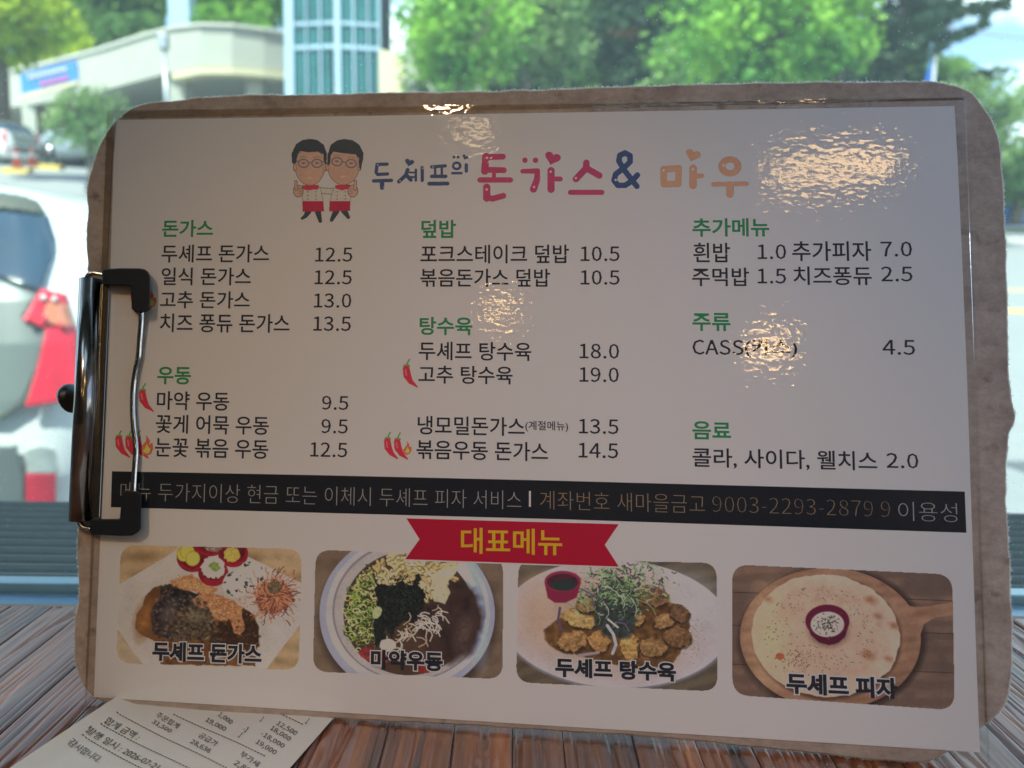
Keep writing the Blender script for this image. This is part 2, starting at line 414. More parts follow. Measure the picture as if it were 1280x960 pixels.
# wooded hill far behind
hx = np.linspace(-90, 60, 60); hy = np.linspace(52, 110, 24)
HX, HY = np.meshgrid(hx, hy)
hz = 4 + np.clip((HY - 52) / 40, 0, 1) * (9 + 3 * fbm(HX / 15, HY / 15, 3)) * np.clip((30 - HX) / 30, 0.15, 1) + 1.5 * fbm(HX / 3, HY / 3, 5)
nx = len(hx); ii, jj = np.meshgrid(np.arange(len(hy) - 1), np.arange(nx - 1), indexing='ij'); q = (ii * nx + jj).ravel()
hill = np_mesh('hill', np.c_[HX.ravel(), HY.ravel(), hz.ravel()], np.c_[q, q + 1, q + nx + 1, q + nx], simple('hill_green', (0.07, 0.13, 0.045), 0.9, var=0.5, vscale=0.6), smooth=True)
meta(hill, kind='structure')
def leaves(n, centre, rad, size, seed, clumps=26, flat=1.0, shell=0.55):
    g = np.random.default_rng(seed)
    d = g.normal(size=(clumps, 3)); d /= np.linalg.norm(d, axis=1)[:, None]
    cc = d * (g.random(clumps)[:, None] ** 0.4) * np.array(rad) * 0.8
    k = g.integers(0, clumps, n)
    e = g.normal(size=(n, 3)); e /= np.linalg.norm(e, axis=1)[:, None]
    cr_ = (0.26 + 0.22 * g.random(clumps))[k][:, None] * np.array(rad)
    P = cc[k] + e * cr_ * (g.random(n)[:, None] ** 0.35) * np.array([1, 1, flat]) + np.array(centre)
    a = g.normal(size=(n, 3)); a[:, 2] *= 0.5; a /= np.linalg.norm(a, axis=1)[:, None]
    b = np.cross(a, g.normal(size=(n, 3))); b /= np.linalg.norm(b, axis=1)[:, None]
    s = size * (0.6 + 0.8 * g.random(n))[:, None]
    V = np.stack([P - a * s, P + b * s * 0.6, P + a * s, P - b * s * 0.6], 1).reshape(-1, 3)
    return V, np.arange(4 * n).reshape(n, 4)
# foliage that covers the hill
g = np.random.default_rng(5); n_ = 26000
X = g.uniform(-75, 40, n_); Y = g.uniform(52, 92, n_)
Z = 4 + np.clip((Y - 52) / 40, 0, 1) * (9 + 3 * fbm(X / 15, Y / 15, 3)) * np.clip((30 - X) / 30, 0.15, 1) + 2.6 * np.abs(fbm(X / 3, Y / 3, 5)) + g.random(n_) * 2
a = g.normal(size=(n_, 3)); a /= np.linalg.norm(a, axis=1)[:, None]; b2 = np.cross(a, g.normal(size=(n_, 3))); b2 /= np.linalg.norm(b2, axis=1)[:, None]
P = np.c_[X, Y, Z]; s = 0.55
o = np_mesh('hill_foliage', np.stack([P - a * s, P + b2 * s * .7, P + a * s, P - b2 * s * .7], 1).reshape(-1, 3), np.arange(4 * n_).reshape(n_, 4), M['leaf_mid'])
meta(o, 'soft green woodland covering the hill behind the street', 'woodland', kind='stuff')

# restaurant room behind the camera
wall_m = simple('warm_room_plaster', (0.40, 0.37, 0.34), 0.9, var=0.08, vscale=2)
floor_m = simple('dark_room_floor', (0.16, 0.11, 0.08), 0.6, var=0.2, vscale=3)
ceil_m = simple('grey_room_ceiling', (0.45, 0.42, 0.38), 0.9, var=0.05, vscale=2)
YF = 0.40
def setting(o): meta(o, kind='structure'); return o
setting(box('room_floor', (-4, -6, -0.15), (4, YF, 0.0), floor_m))
setting(box('ceiling', (-4.2, -6.2, 2.8), (4.2, YF + 0.25, 3.0), ceil_m))
setting(box('back_wall', (-4, -6.2, -0.15), (4, -6, 2.8), wall_m))
setting(box('left_wall', (-4.2, -6, -0.15), (-4, YF, 2.8), wall_m))
XR = 1.25  # wall set close, with an opening added to let in cool side daylight
setting(box('right_wall', (XR, -6, -0.15), (XR + 0.2, -1.0, 2.8), wall_m))
setting(box('right_wall', (XR, -1.0, -0.15), (XR + 0.2, 0.2, 0.8), wall_m))
setting(box('right_wall', (XR, -1.0, 2.2), (XR + 0.2, 0.2, 2.8), wall_m))
setting(box('right_wall', (XR, 0.2, -0.15), (XR + 0.2, YF, 2.8), wall_m))
setting(box('front_wall', (-4, YF, -0.15), (4, YF + 0.1, TABLE_Z - 0.06), wall_m))
setting(box('front_wall', (-4, YF - 0.02, 2.3), (4, YF + 0.1, 2.8), wall_m))

# window ledge, ridged sill outside, frame and glass
Yt = at_z(48, 757, TABLE_Z).y
Yr0 = at_z(48, 720, TABLE_Z).y; Yr1 = at_z(48, 621, TABLE_Z).y
M['alu'] = simple('blue_grey_aluminium', (0.16, 0.26, 0.36), 0.28, metal=0.6, var=0.2, vscale=25, bump=0.05, bscale=200)
M['ridge'] = simple('ridged_grey_metal', (0.085, 0.10, 0.11), 0.5, metal=0.2, var=0.2, vscale=60, bump=0.2, bscale=400)
win = empty('window', (0, Yt + 0.02, TABLE_Z - 0.02))
meta(win, 'large shop window with dusty greenish glass in a blue grey metal frame', 'window')
def wbox(name, lo, hi, mat, bevel=0.0):
    l = win.location
    return box(name, [lo[i] - l[i] for i in range(3)], [hi[i] - l[i] for i in range(3)], mat, win, bevel)
wbox('bottom_frame', (-3.9, Yt + 0.003, TABLE_Z - 0.05), (3.9, Yr0 - 0.012, TABLE_Z - 0.003), M['alu'], 0.002)
wbox('frame_lip', (-3.9, Yr0 - 0.0115, TABLE_Z - 0.05), (3.9, Yr0 - 0.002, TABLE_Z + 0.001), simple('pale_blue_lip', (0.3, 0.42, 0.5), 0.3, metal=0.5, var=0.2, vscale=40), 0.001)
wbox('side_frame', (-3.98, Yt + 0.003, TABLE_Z - 0.05), (-3.91, Yr0 - 0.01, 2.3), M['alu'], 0.002)
wbox('side_frame', (3.91, Yt + 0.003, TABLE_Z - 0.05), (3.98, Yr0 - 0.01, 2.3), M['alu'], 0.002)
wbox('top_frame', (-3.9, Yt + 0.003, 2.25), (3.9, Yr0 - 0.01, 2.3), M['alu'], 0.002)
def glass_mat():
    m, n, b = new_mat('dusty_window_glass'); n.nodes.remove(b); lk = n.links.new
    tr = n.nodes.new('ShaderNodeBsdfTransparent'); tr.inputs[0].default_value = (0.82, 1.0, 0.95, 1)
    gl = n.nodes.new('ShaderNodeBsdfGlossy'); gl.inputs['Roughness'].default_value = 0.0
    fr = n.nodes.new('ShaderNodeFresnel'); fr.inputs['IOR'].default_value = 1.3
    df = n.nodes.new('ShaderNodeBsdfTranslucent'); df.inputs[0].default_value = (0.72, 0.92, 0.86, 1)
    t = n.nodes.new('ShaderNodeTexCoord')
    v = n.nodes.new('ShaderNodeTexVoronoi'); v.inputs['Scale'].default_value = 420
    r = n.nodes.new('ShaderNodeValToRGB'); r.color_ramp.elements[0].position = 0.06; r.color_ramp.elements[1].position = 0.16
    r.color_ramp.elements[0].color = (0.55, 0.55, 0.55, 1); r.color_ramp.elements[1].color = (0, 0, 0, 1)
    ns = n.nodes.new('ShaderNodeTexNoise'); ns.inputs['Scale'].default_value = 9; ns.inputs['Detail'].default_value = 3
    r2 = n.nodes.new('ShaderNodeValToRGB'); r2.color_ramp.elements[0].position = 0.42; r2.color_ramp.elements[1].position = 0.68
    mu = n.nodes.new('ShaderNodeMath'); mu.operation = 'MULTIPLY'
    ad = n.nodes.new('ShaderNodeMath'); ad.operation = 'ADD'; ad.inputs[1].default_value = 0.135
    m1 = n.nodes.new('ShaderNodeMixShader'); m2 = n.nodes.new('ShaderNodeMixShader')
    for q in (v, ns): lk(t.outputs['Object'], q.inputs[0])
    lk(v.outputs[0], r.inputs[0]); lk(ns.outputs[0], r2.inputs[0]); lk(r.outputs[0], mu.inputs[0]); lk(r2.outputs[0], mu.inputs[1]); lk(mu.outputs[0], ad.inputs[0])
    fm = n.nodes.new('ShaderNodeMath'); fm.operation = 'MULTIPLY'; fm.inputs[1].default_value = 0.07; lk(fr.outputs[0], fm.inputs[0]); lk(fm.outputs[0], m1.inputs[0]); lk(tr.outputs[0], m1.inputs[1]); lk(gl.outputs[0], m1.inputs[2])
    lk(ad.outputs[0], m2.inputs[0]); lk(m1.outputs[0], m2.inputs[1]); lk(df.outputs[0], m2.inputs[2]); lk(m2.outputs[0], n.nodes['Material Output'].inputs[0])
    return m
yg = (Yt + Yr0) / 2 - win.location.y; zg = TABLE_Z - 0.004 - win.location.z
mesh_obj('glass_pane', [(-3.9, yg, zg), (3.9, yg, zg), (3.9, yg, 2.26 - win.location.z), (-3.9, yg, 2.26 - win.location.z)], [(0, 1, 2, 3)], glass_mat(), win)

sill = empty('outer_sill', (0, Yr0, TABLE_Z - 0.05))
meta(sill, 'ridged dark metal sill strip running outside below the window glass', 'window sill')
NR = 11; pitch = (Yr1 - Yr0) / NR
box('base_plate', (-3.9, 0.001, 0.0), (3.9, Yr1 - Yr0 + 0.004, 0.040), M['ridge'], sill)
first = None
for k in range(NR):
    if first is None:
        bm = bmesh.new(); prof = [(0.0, 0), (0.0015, 0.0062), (0.0035, 0.008), (pitch * .62, 0.0068), (pitch * .72, 0)]
        A = [bm.verts.new((-3.9, y, z)) for y, z in prof]; B = [bm.verts.new((3.9, y, z)) for y, z in prof]
        for i in range(len(prof) - 1): bm.faces.new((A[i], A[i + 1], B[i + 1], B[i]))
        bm.faces.new(A[::-1]); bm.faces.new(B)
        first = bm_obj('ridge', bm, M['ridge'], sill); r_ = first
    else:
        r_ = first.copy(); COL.objects.link(r_); r_.parent = sill
    r_.location = (0, 0.003 + k * pitch, 0.0405)
setting(box('shop_wall_base', (-3.9, Yr0 + 0.03, -0.19), (3.9, Yr1 + 0.0, TABLE_Z - 0.051), M['concrete']))

# ================================================================== OUTSIDE THINGS
# parking building with a curved parapet
pk = empty('parking_building', at_depth(250, 200, 30))
meta(pk, 'cream concrete parking building with a curved solid parapet above open dark bays', 'building')
pkl = pk.location
def pt(px, py, Y): return at_depth(px, py, Y) - pkl
top = [(-170, 118, 37), (-60, 104, 34.5), (0, 91, 33), (60, 79, 31.5), (120, 63, 30.2), (180, 44, 29.2), (215, 35, 28.6), (250, 31, 28.2), (290, 32, 28.2), (330, 37, 28.6), (380, 46, 29.4), (430, 56, 30.5)]
bot = [(-170, 160, 37), (-60, 146, 34.5), (0, 136, 33), (60, 127, 31.5), (120, 115, 30.2), (180, 99, 29.2), (215, 90, 28.6), (250, 83, 28.2), (290, 83, 28.2), (330, 86, 28.6), (380, 92, 29.4), (430, 98, 30.5)]
def ribbon(name, A, B, dy, mat, inset=0):
    a = [pt(p[0], p[1], p[2] - inset) for p in A]; b_ = [pt(p[0], p[1], p[2] - inset) for p in B]
    D = Vector((0, dy, 0)); n = len(a)
    vs = a + b_ + [v + D for v in a] + [v + D for v in b_]; fs = []
    for i in range(n - 1):
        fs += [(i, i + n, i + n + 1, i + 1), (i + 2 * n, i + 1 + 2 * n, i + 1 + 3 * n, i + 3 * n), (i, i + 1, i + 1 + 2 * n, i + 2 * n), (i + n, i + 3 * n, i + 3 * n + 1, i + n + 1)]
    fs += [(0, 2 * n, 3 * n, n), (n - 1, 2 * n - 1, 4 * n - 1, 3 * n - 1)]
    return mesh_obj(name, vs, fs, mat, pk)
ribbon('parapet', top, bot, 0.6, M['concrete'])
ribbon('coping', [(p[0], p[1] - 3, p[2]) for p in top], [(p[0], p[1] + 0.5, p[2]) for p in top], 0.9, M['kerb'], 0.12)
ribbon('lower_band', [(p[0], p[1] + 1, p[2]) for p in bot[6:]], [(p[0], p[1] + 9, p[2]) for p in bot[6:]], 0.6, M['creamlip'], 0.15)
ribbon('deck_slab', [(p[0], p[1] - 8, p[2] + 0.7) for p in bot], [(p[0], p[1] + 1, p[2] + 0.7) for p in bot], 9, M['concrete'])
mesh_obj('hall_wall', [pt(-200, 100, 44), pt(480, 60, 40), pt(480, 260, 40), pt(-200, 260, 44)], [(0, 3, 2, 1)], M['deepshade'], pk)
for px, wpx, ya, yb, Y in ((38, 24, 126, 212, 32.2), (62, 10, 126, 205, 36), (105, 8, 116, 200, 34), (222, 24, 88, 170, 28.9), (318, 22, 94, 170, 29), (395, 20, 96, 170, 30)):
    a = pt(px - wpx / 2, ya - 4, Y); b2 = pt(px + wpx / 2, yb + 8, Y)
    box('column', (a.x, a.y, b2.z), (b2.x, a.y + 0.6, a.z), M['concrete'], pk)
def quad_panel(name, pts, Y, mat, parent, th=0.05):
    l = parent.location if parent else Vector((0, 0, 0))
    f = [at_depth(x, y, Y) - l for x, y in pts]; n = len(f)
    bk = [v + Vector((0, th, 0)) for v in f]
    fs = [tuple(range(n))[::-1], tuple(range(n, 2 * n))] + [(i, (i + 1) % n, (i + 1) % n + n, i + n) for i in range(n)]
    return mesh_obj(name, f + bk, fs, mat, parent)
bn = empty('banner', at_depth(60, 118, 30.6)); meta(bn, 'blue cloth banner with coloured lettering hung on the parking parapet', 'banner')
quad_panel('banner_cloth', [(25, 93), (95, 76), (97, 99), (27, 117)], 30.6, M['banner'], bn)
for k in range(9):
    x = 35 + k * 5.5; y = 97 - (x - 27) * 0.24
    quad_panel('lettering', [(x, y), (x + 4, y - 1), (x + 4, y + 3), (x, y + 4)], 30.55, M['banneryellow'], bn, 0.01)
for k in range(6):
    x = 50 + k * 6; y = 108 - (x - 27) * 0.24
    quad_panel('lettering', [(x, y), (x + 4.6, y - 1.1), (x + 4.6, y + 4), (x, y + 5)], 30.55, M['bannerred'], bn, 0.01)
quad_panel('lower_strip', [(27, 118), (97, 100), (97, 105), (27, 124)], 30.6, M['creamlip'], bn)

# glass stair tower
tw = empty('glass_tower', at_depth(415, 150, 24)); meta(tw, 'tall teal glass tower with pale blue vertical frames beside the parking building', 'building')
box('core', (at_depth(366, 0, 24.6).x - tw.location.x, 0.62, -4), (at_depth(470, 0, 24.6).x - tw.location.x, 3.5, 11), M['deepshade'], tw)
cols = [(365, 379), (380, 396), (398, 413), (424, 438), (440, 456), (458, 470)]
for (xa, xb) in cols:
    for (ya, yb) in ((-160, -62), (-58, 26), (30, 55), (60, 200)):
        quad_panel('glass_panel', [(xa, ya), (xb, ya), (xb + (yb - ya) * 0.02, yb), (xa + (yb - ya) * 0.02, yb)], 24.25, M['teal'], tw, 0.04)
for (x, wd) in ((358, 11), (379.5, 1.4), (397, 2.0), (418.5, 8), (439, 2.4), (457, 1.6), (471, 2.6)):
    quad_panel('mullion', [(x - wd / 2, -160), (x + wd / 2, -160), (x + wd / 2 + 5, 200), (x - wd / 2 + 5, 200)], 24.12, M['frameblue'], tw, 0.16)
for ya, yb in ((-62, -58), (26, 30), (55, 60)):
    quad_panel('transom', [(364, ya + 2), (418, ya), (472, ya + 3), (472, yb + 3), (418, yb), (364, yb + 2)], 24.18, M['frameblue'], tw, 0.1)
wl = empty('garden_wall', at_depth(496, 150, 22)); meta(wl, 'cream rendered wall with a sloping top and end post beside the glass tower', 'wall')
quad_panel('wall_face', [(474, 61), (507, 69), (507, 190), (474, 190)], 22.3, M['creamlip'], wl, 0.3)
quad_panel('end_post', [(508, 50), (521, 52), (521, 190), (508, 190)], 22.2, M['concrete'], wl, 0.4)
quad_panel('low_wall', [(522, 92), (600, 94), (600, 190), (522, 190)], 22.4, M['concrete'], wl, 0.3)
sg = empty('square_pillar', at_depth(224, 34, 33)); meta(sg, 'pale blue square pillar rising behind the parking parapet', 'pillar')
box('shaft', (-0.42, 0, -1.5), (0.42, 0.8, 6), M['frameblue'], sg); box('cap', (-0.5, -0.08, 6.0), (0.5, 0.88, 6.2), M['frameblue'], sg)

# lamp post in front of the parapet
lp = empty('street_lamp', at_depth(211, 180, 26)); meta(lp, 'thin grey lamp post with a small head before the curved parapet', 'street lamp')
lpz = at_depth(211, 62, 26).z - lp.location.z
tube('pole', [(0, 0, -1.0), (0, 0, lpz)], 0.07, M['pole'], lp); box('lamp_head', (-0.14, -0.14, lpz), (0.14, 0.14, lpz + 0.45), M['pole'], lp, 0.03)

def tree(name, label, px, py, Y, rad, mat, n, size, seed, trunk_py, clumps=26, group='trees across the street', flat=1.0):
    c = at_depth(px, py, Y); f = at_depth(px, trunk_py, Y)
    root = empty(name, (c.x, c.y, f.z)); meta(root, label, 'tree', group)
    h = c.z - f.z
    V, F = leaves(n, (0, 0, h), rad, size, seed, clumps, flat)
    np_mesh('crown', V, F, mat, root)
    bm = bmesh.new(); rr = random.Random(seed)
    tube_bm(bm, [(0, 0, 0), (0.1, 0, h * .4), (-0.05, 0.05, h * .8), (0, 0, h + rad[2] * .3)], [0.22, 0.17, 0.12, 0.05], 8)
    for k in range(6):
        a = rr.random() * 6.28; z0 = h * (0.55 + 0.4 * rr.random())
        tube_bm(bm, [(0, 0, z0), (math.cos(a) * rad[0] * .35, math.sin(a) * rad[1] * .35, z0 + rad[2] * .3), (math.cos(a) * rad[0] * .7, math.sin(a) * rad[1] * .7, z0 + rad[2] * .5)], [0.08, 0.05, 0.02], 6)
    bm_obj('trunk', bm, M['bark'], root, smooth=True)
    return root
tree('broadleaf_tree', 'yellow green young tree with arching branches at the far left corner', -8, 8, 23, (2.3, 1.6, 1.7), M['leaf_yellow'], 5200, 0.13, 21, 150, 34)
tree('broadleaf_tree', 'leafy green tree rising over the left end of the parapet', 120, 8, 37, (4.2, 2.5, 2.4), M['leaf_mid'], 5200, 0.2, 22, 150, 40)
tree('broadleaf_tree', 'bright green tree between the pale pillar and the glass tower', 300, -6, 36, (3.2, 2.5, 1.9), M['leaf_bright'], 4200, 0.18, 23, 150, 36)
tree('young_tree', 'small thin street tree in front of the dark parking bays', 112, 150, 20, (1.15, 0.8, 1.05), M['leaf_pale'], 1500, 0.075, 24, 240, 30)
tree('broadleaf_tree', 'light green tree just right of the cream wall', 575, 36, 20, (1.9, 1.4, 1.8), M['leaf_bright'], 5200, 0.1, 25, 180, 44)
tree('broadleaf_tree', 'pale green tree with gaps near the middle of the treeline', 655, 20, 24, (2.2, 1.8, 2.3), M['leaf_pale'], 4600, 0.13, 26, 180, 40)
tree('broadleaf_tree', 'tall hazy green tree in the middle of the treeline', 735, 5, 30, (3.2, 2, 3.2), M['leaf_mid'], 6500, 0.15, 27, 180, 46)
tree('broadleaf_tree', 'shaded dark green tree left of the brightest maple', 815, 25, 27, (2.0, 1.6, 2.4), M['leaf_dark'], 5200, 0.14, 28, 180, 40)
tree('maple_tree', 'brightest lime green maple above the top edge of the clipboard', 945, 30, 17, (2.1, 1.5, 2.0), M['leaf_bright'], 7500, 0.105, 29, 200, 46)
tree('maple_tree', 'lime green maple bough reaching right towards the conifer', 1050, 10, 17.5, (1.1, 1.0, 1.5), M['leaf_bright'], 3200, 0.1, 30, 200, 26)
tree('loose_tree', 'pale loose leaved tree on the right beyond the clipboard corner', 1225, 150, 22, (1.9, 1.4, 1.35), M['leaf_pale'], 5200, 0.085, 31, 280, 40)
tree('broadleaf_tree', 'mid green tree standing low at the right edge above the blue car', 1275, 215, 26, (1.7, 1.4, 1.2), M['leaf_mid'], 3600, 0.11, 32, 280, 30)
tree('broadleaf_tree', 'green tree close behind the right end of the treeline', 1150, 120, 27, (2.2, 1.6, 1.4), M['leaf_mid'], 4200, 0.12, 33, 250, 30)
for k, (px, py, Y, r3, mt, lb) in enumerate(((545, 112, 23, (1.4, 1.0, 1.0), 'leaf_mid', 'green shrub right beside the cream wall'), (625, 104, 26, (1.9, 1.2, 1.2), 'leaf_dark', 'dark shrub under the pale tree'),
        (705, 100, 28, (2.1, 1.2, 1.4), 'leaf_mid', 'green shrub under the tall hazy tree'), (790, 98, 29, (2.2, 1.2, 1.5), 'leaf_dark', 'dark shrub left of the lime maple trunk'),
        (880, 100, 24, (2.0, 1.2, 1.4), 'leaf_mid', 'green shrub behind the lime maple'), (985, 92, 25, (2.3, 1.2, 1.6), 'leaf_dark', 'dark shrub right of the lime maple trunk'), (1085, 95, 27, (2.0, 1.2, 1.4), 'leaf_dark', 'dark shrub at the foot of the conifer'), (700, 30, 36, (5.5, 2, 3.6), 'leaf_dark', 'broad dark mass of shrub filling behind the middle trees'), (880, 20, 37, (5.5, 2, 3.8), 'leaf_dark', 'broad dark mass of shrub filling behind the lime maple'))):
    c = at_depth(px, py, Y); root = empty('roadside_shrub', (c.x, c.y, c.z - r3[2])); meta(root, lb, 'shrub', 'shrubs under the treeline')
    V, F = leaves(int(1500 * r3[0]), (0, 0, r3[2]), r3, 0.15, 90 + k, 30); np_mesh('foliage', V, F, M[mt], root)
    tube('stem', [(0, 0, -1.5), (0.05, 0, r3[2])], 0.08, M['bark'], root, 6)
# conifer with long level branches
cf_base = at_depth(1115, 200, 24); cf = empty('conifer_tree', cf_base); meta(cf, 'dark conifer with long level branches against the sky on the right', 'tree', 'trees across the street')
ztop = at_depth(1115, -90, 24).z - cf_base.z
tube('trunk', [(0, 0, -1), (0, 0, ztop)], [0.25, 0.06], M['bark'], cf, 8)
VV, FF = [], []; g = np.random.default_rng(77); cnt = 0
for k in range(64):
    f = k / 64; z = 0.4 + f * (ztop - 0.6); a = g.random() * 6.28; Lb = (1 - f * 0.6) * (3.1 if k % 3 else 4.2) * (0.75 + .4 * g.random())
    m_ = 170
    t = g.random(m_) ** 0.7; wv = (g.random(m_) - .5) * 1.0 * (1.05 - t)
    P = np.c_[np.cos(a) * t * Lb - np.sin(a) * wv, np.sin(a) * t * Lb + np.cos(a) * wv, z + 0.25 * t + (g.random(m_) - .5) * 0.28]
    u = g.normal(size=(m_, 3)); u[:, 2] *= .3; u /= np.linalg.norm(u, axis=1)[:, None]; v_ = np.cross(u, g.normal(size=(m_, 3))); v_ /= np.linalg.norm(v_, axis=1)[:, None]
    VV.append(np.stack([P - u * .16, P + v_ * .06, P + u * .16, P - v_ * .06], 1).reshape(-1, 3)); FF.append(np.arange(4 * m_).reshape(m_, 4) + cnt); cnt += 4 * m_
np_mesh('crown', np.concatenate(VV), np.concatenate(FF), M['leaf_dark'], cf)
# row of parapet plants
g0 = 0
for k, (px, py, Y, mt, lb) in enumerate(((10, 78, 34, 'leaf_yellow', 'yellow green bush on the far left end of the parapet'), (48, 62, 33.2, 'leaf_yellow', 'lime bush above the left end of the blue banner'),
        (88, 52, 32, 'leaf_yellow', 'lime bush above the right end of the blue banner'), (132, 42, 31.4, 'leaf_mid', 'dark bush midway along the rising parapet'),
        (172, 30, 30.6, 'leaf_mid', 'dark bush where the parapet nears the pale pillar'), (262, 22, 29.6, 'leaf_bright', 'bright bush just right of the pale pillar'), (312, 26, 29.6, 'leaf_bright', 'bright bush beside the glass tower on the parapet'))):
    c = at_depth(px, py + 8, Y); root = empty('parapet_bush', (c.x, c.y + 0.4, c.z - 0.3)); meta(root, lb, 'bush', 'bushes along the parapet')
    V, F = leaves(1300, (0, 0, 0.55), (0.95, 0.5, 0.75), 0.1, 60 + k, 12); np_mesh('foliage', V, F, M[mt], root)
    tube('stem', [(0, 0, -0.2), (0.05, 0, 0.5)], 0.05, M['bark'], root, 6)

# flag
fl = empty('flag', at_depth(1156, 200, 16)); meta(fl, 'drooping blue and white flag on a thin pole behind the clipboard corner', 'flag')
fz = at_depth(1156, 70, 16).z - fl.location.z
tube('flag_pole', [(0.05, 0, -1), (0.05, 0, fz)], 0.025, M['pole'], fl, 8)
def cloth(name, w0, w1, x0, mat):
    vs, fs = [], []
    for i in range(13):
        t = i / 12
        for j in range(7):
            s = j / 6; W = w0 + (w1 - w0) * t
            vs.append((x0 - s * W, 0.05 * math.sin(s * 9 + t * 3), fz - 0.02 - t * 1.0 - s * 0.15))
    for i in range(12):
        for j in range(6):
            k = i * 7 + j; fs.append((k, k + 1, k + 8, k + 7))
    return mesh_obj(name, vs, fs, mat, fl, smooth=True)
cloth('blue_half', 0.03, 0.22, -0.03, M['flagblue']); cloth('white_half', 0.03, 0.09, 0.05, M['flagwhite'])
pl_a = at_depth(1150, 28, 28); pl_b = at_depth(1420, 48, 28)
o = tube('power_line', [pl_a + (pl_b - pl_a) * k / 8 - Vector((0, 0, 0.25 * math.sin(math.pi * k / 8))) for k in range(9)], 0.035, M['pole'], None, 6); meta(o, 'dark power line crossing the patch of sky at top right', 'cable')
for px, py, Y, lb in ((22, 192, 24, 'orange traffic cone nearer the left edge of the view'), (41, 190, 25, 'orange traffic cone nearer the parking bays')):
    p = at_depth(px, py + 18, Y); cn_ = empty('traffic_cone', p); meta(cn_, lb, 'traffic cone', 'traffic cones by the parking bays')
    bm = bmesh.new(); tube_bm(bm, [(0, 0, 0.03), (0, 0, 0.62)], [0.12, 0.035], 14); bm_obj('cone_body', bm, M['orange'], cn_, smooth=True)
    tube('white_band', [(0, 0, 0.3), (0, 0, 0.42)], [0.083, 0.065], M['flagwhite'], cn_); box('foot', (-0.15, -0.15, 0), (0.15, 0.15, 0.04), M['orange'], cn_)

# ------------------------------------------------------------------ cars
LEV = [  # photo row, rear depth, right edge (photo column), front depth
    (700, 2.62, 140, 5.75), (640, 2.56, 150, 5.95), (560, 2.54, 152, 6.0), (500, 2.57, 150, 6.0), (430, 2.62, 146, 5.9), (375, 2.68, 136, 5.7), (345, 2.74, 127, 5.1),
    (300, 2.84, 113, 4.75), (268, 2.92, 98, 4.5), (248, 2.99, 82, 4.3), (236, 3.08, 62, 4.15), (230, 3.25, 30, 3.9)]
XC = -2.22
lev = []
for (py, Y0, pxr, Y1) in LEV:
    e = at_depth(pxr, py, Y0 + 0.15)
    lev.append((at_depth(60, py, Y0).z, Y0, e.x - XC, Y1))
lz = np.array([l[0] for l in lev])
def rear_y(x, z):
    zz = min(max(z, lz[0]), lz[-1])
    Y0 = np.interp(zz, lz, [l[1] for l in lev]); w_ = np.interp(zz, lz, [l[2] for l in lev]); Y1 = np.interp(zz, lz, [l[3] for l in lev])
    s = min(abs(x - XC) / w_, 0.999); hl = (Y1 - Y0) / 2
    return (Y0 + Y1) / 2 - hl * (1 - s ** 6) ** (1 / 6)
car = empty('parked_car', (XC, 4.2, -0.2)); meta(car, 'white hatchback parked tail first close outside the window on the left', 'car')
cl = car.location
vs, fs = [], []; NS = 160
for (z, Y0, w_, Y1) in lev:
    for k in range(NS):
        a = 2 * math.pi * k / NS; c, s = math.cos(a), math.sin(a)
        ex = 2 / 6
        vs.append((XC + w_ * abs(c) ** ex * (1 if c > 0 else -1) - cl.x, (Y0 + Y1) / 2 + (Y1 - Y0) / 2 * abs(s) ** ex * (1 if s > 0 else -1) - cl.y, z - cl.z))
for i in range(len(lev) - 1):
    for k in range(NS): fs.append((i * NS + k, i * NS + (k + 1) % NS, (i + 1) * NS + (k + 1) % NS, (i + 1) * NS + k))
fs.append(tuple(range(NS))[::-1]); fs.append(tuple((len(lev) - 1) * NS + k for k in range(NS)))
body = mesh_obj('body', vs, fs, M['white_paint'], car, smooth=True)
def inpoly(px, py, poly):
    ins = False; n = len(poly)
    for i in range(n):
        x1, y1 = poly[i]; x2, y2 = poly[(i + 1) % n]
        if (y1 > py) != (y2 > py) and px < (x2 - x1) * (py - y1) / (y2 - y1) + x1: ins = not ins
    return ins
def patch(name, poly, mat, off, step=2.5, parent=car, mirror=False):
    xs = [p[0] for p in poly]; ys = [p[1] for p in poly]
    x0, x1, y0, y1 = min(xs), max(xs), min(ys), max(ys)
    nx = max(2, int((x1 - x0) / step)); ny = max(2, int((y1 - y0) / step))
    vid = {}; vs = []; fs = []
    def vert(i, j):
        if (i, j) in vid: return vid[(i, j)]
        px = x0 + (x1 - x0) * i / nx; py = y0 + (y1 - y0) * j / ny; Y = 2.7
        for _ in range(7):
            P = at_depth(px, py, Y); Y = rear_y(P.x, P.z) - off
        P = at_depth(px, py, Y)
        if mirror: P.x = 2 * XC - P.x
        vs.append(P - cl); vid[(i, j)] = len(vs) - 1; return len(vs) - 1
    for i in range(nx):
        for j in range(ny):
            if inpoly(x0 + (x1 - x0) * (i + .5) / nx, y0 + (y1 - y0) * (j + .5) / ny, poly):
                fs.append((vert(i, j), vert(i, j + 1), vert(i + 1, j + 1), vert(i + 1, j)))
    o = mesh_obj(name, vs, fs, mat, parent, smooth=True)
    s = o.modifiers.new('thickness', 'SOLIDIFY'); s.thickness = 0.012
    return o
patch('rear_window', [(-330, 262), (0, 262), (87, 274), (74, 305), (60, 335), (50, 362), (0, 345), (-330, 335)], M['carglass'], 0.035, 2)
patch('spoiler', [(-330, 232), (0, 240), (30, 244), (60, 256), (90, 273), (60, 268), (30, 262), (0, 258), (-330, 252)], M['spoiler'], 0.06, 2)
patch('hatch_panel', [(-330, 345), (0, 350), (46, 368), (27, 398), (58, 412), (46, 462), (28, 500), (0, 520), (-330, 525)], M['hatch_paint'], 0.035, 2.5)
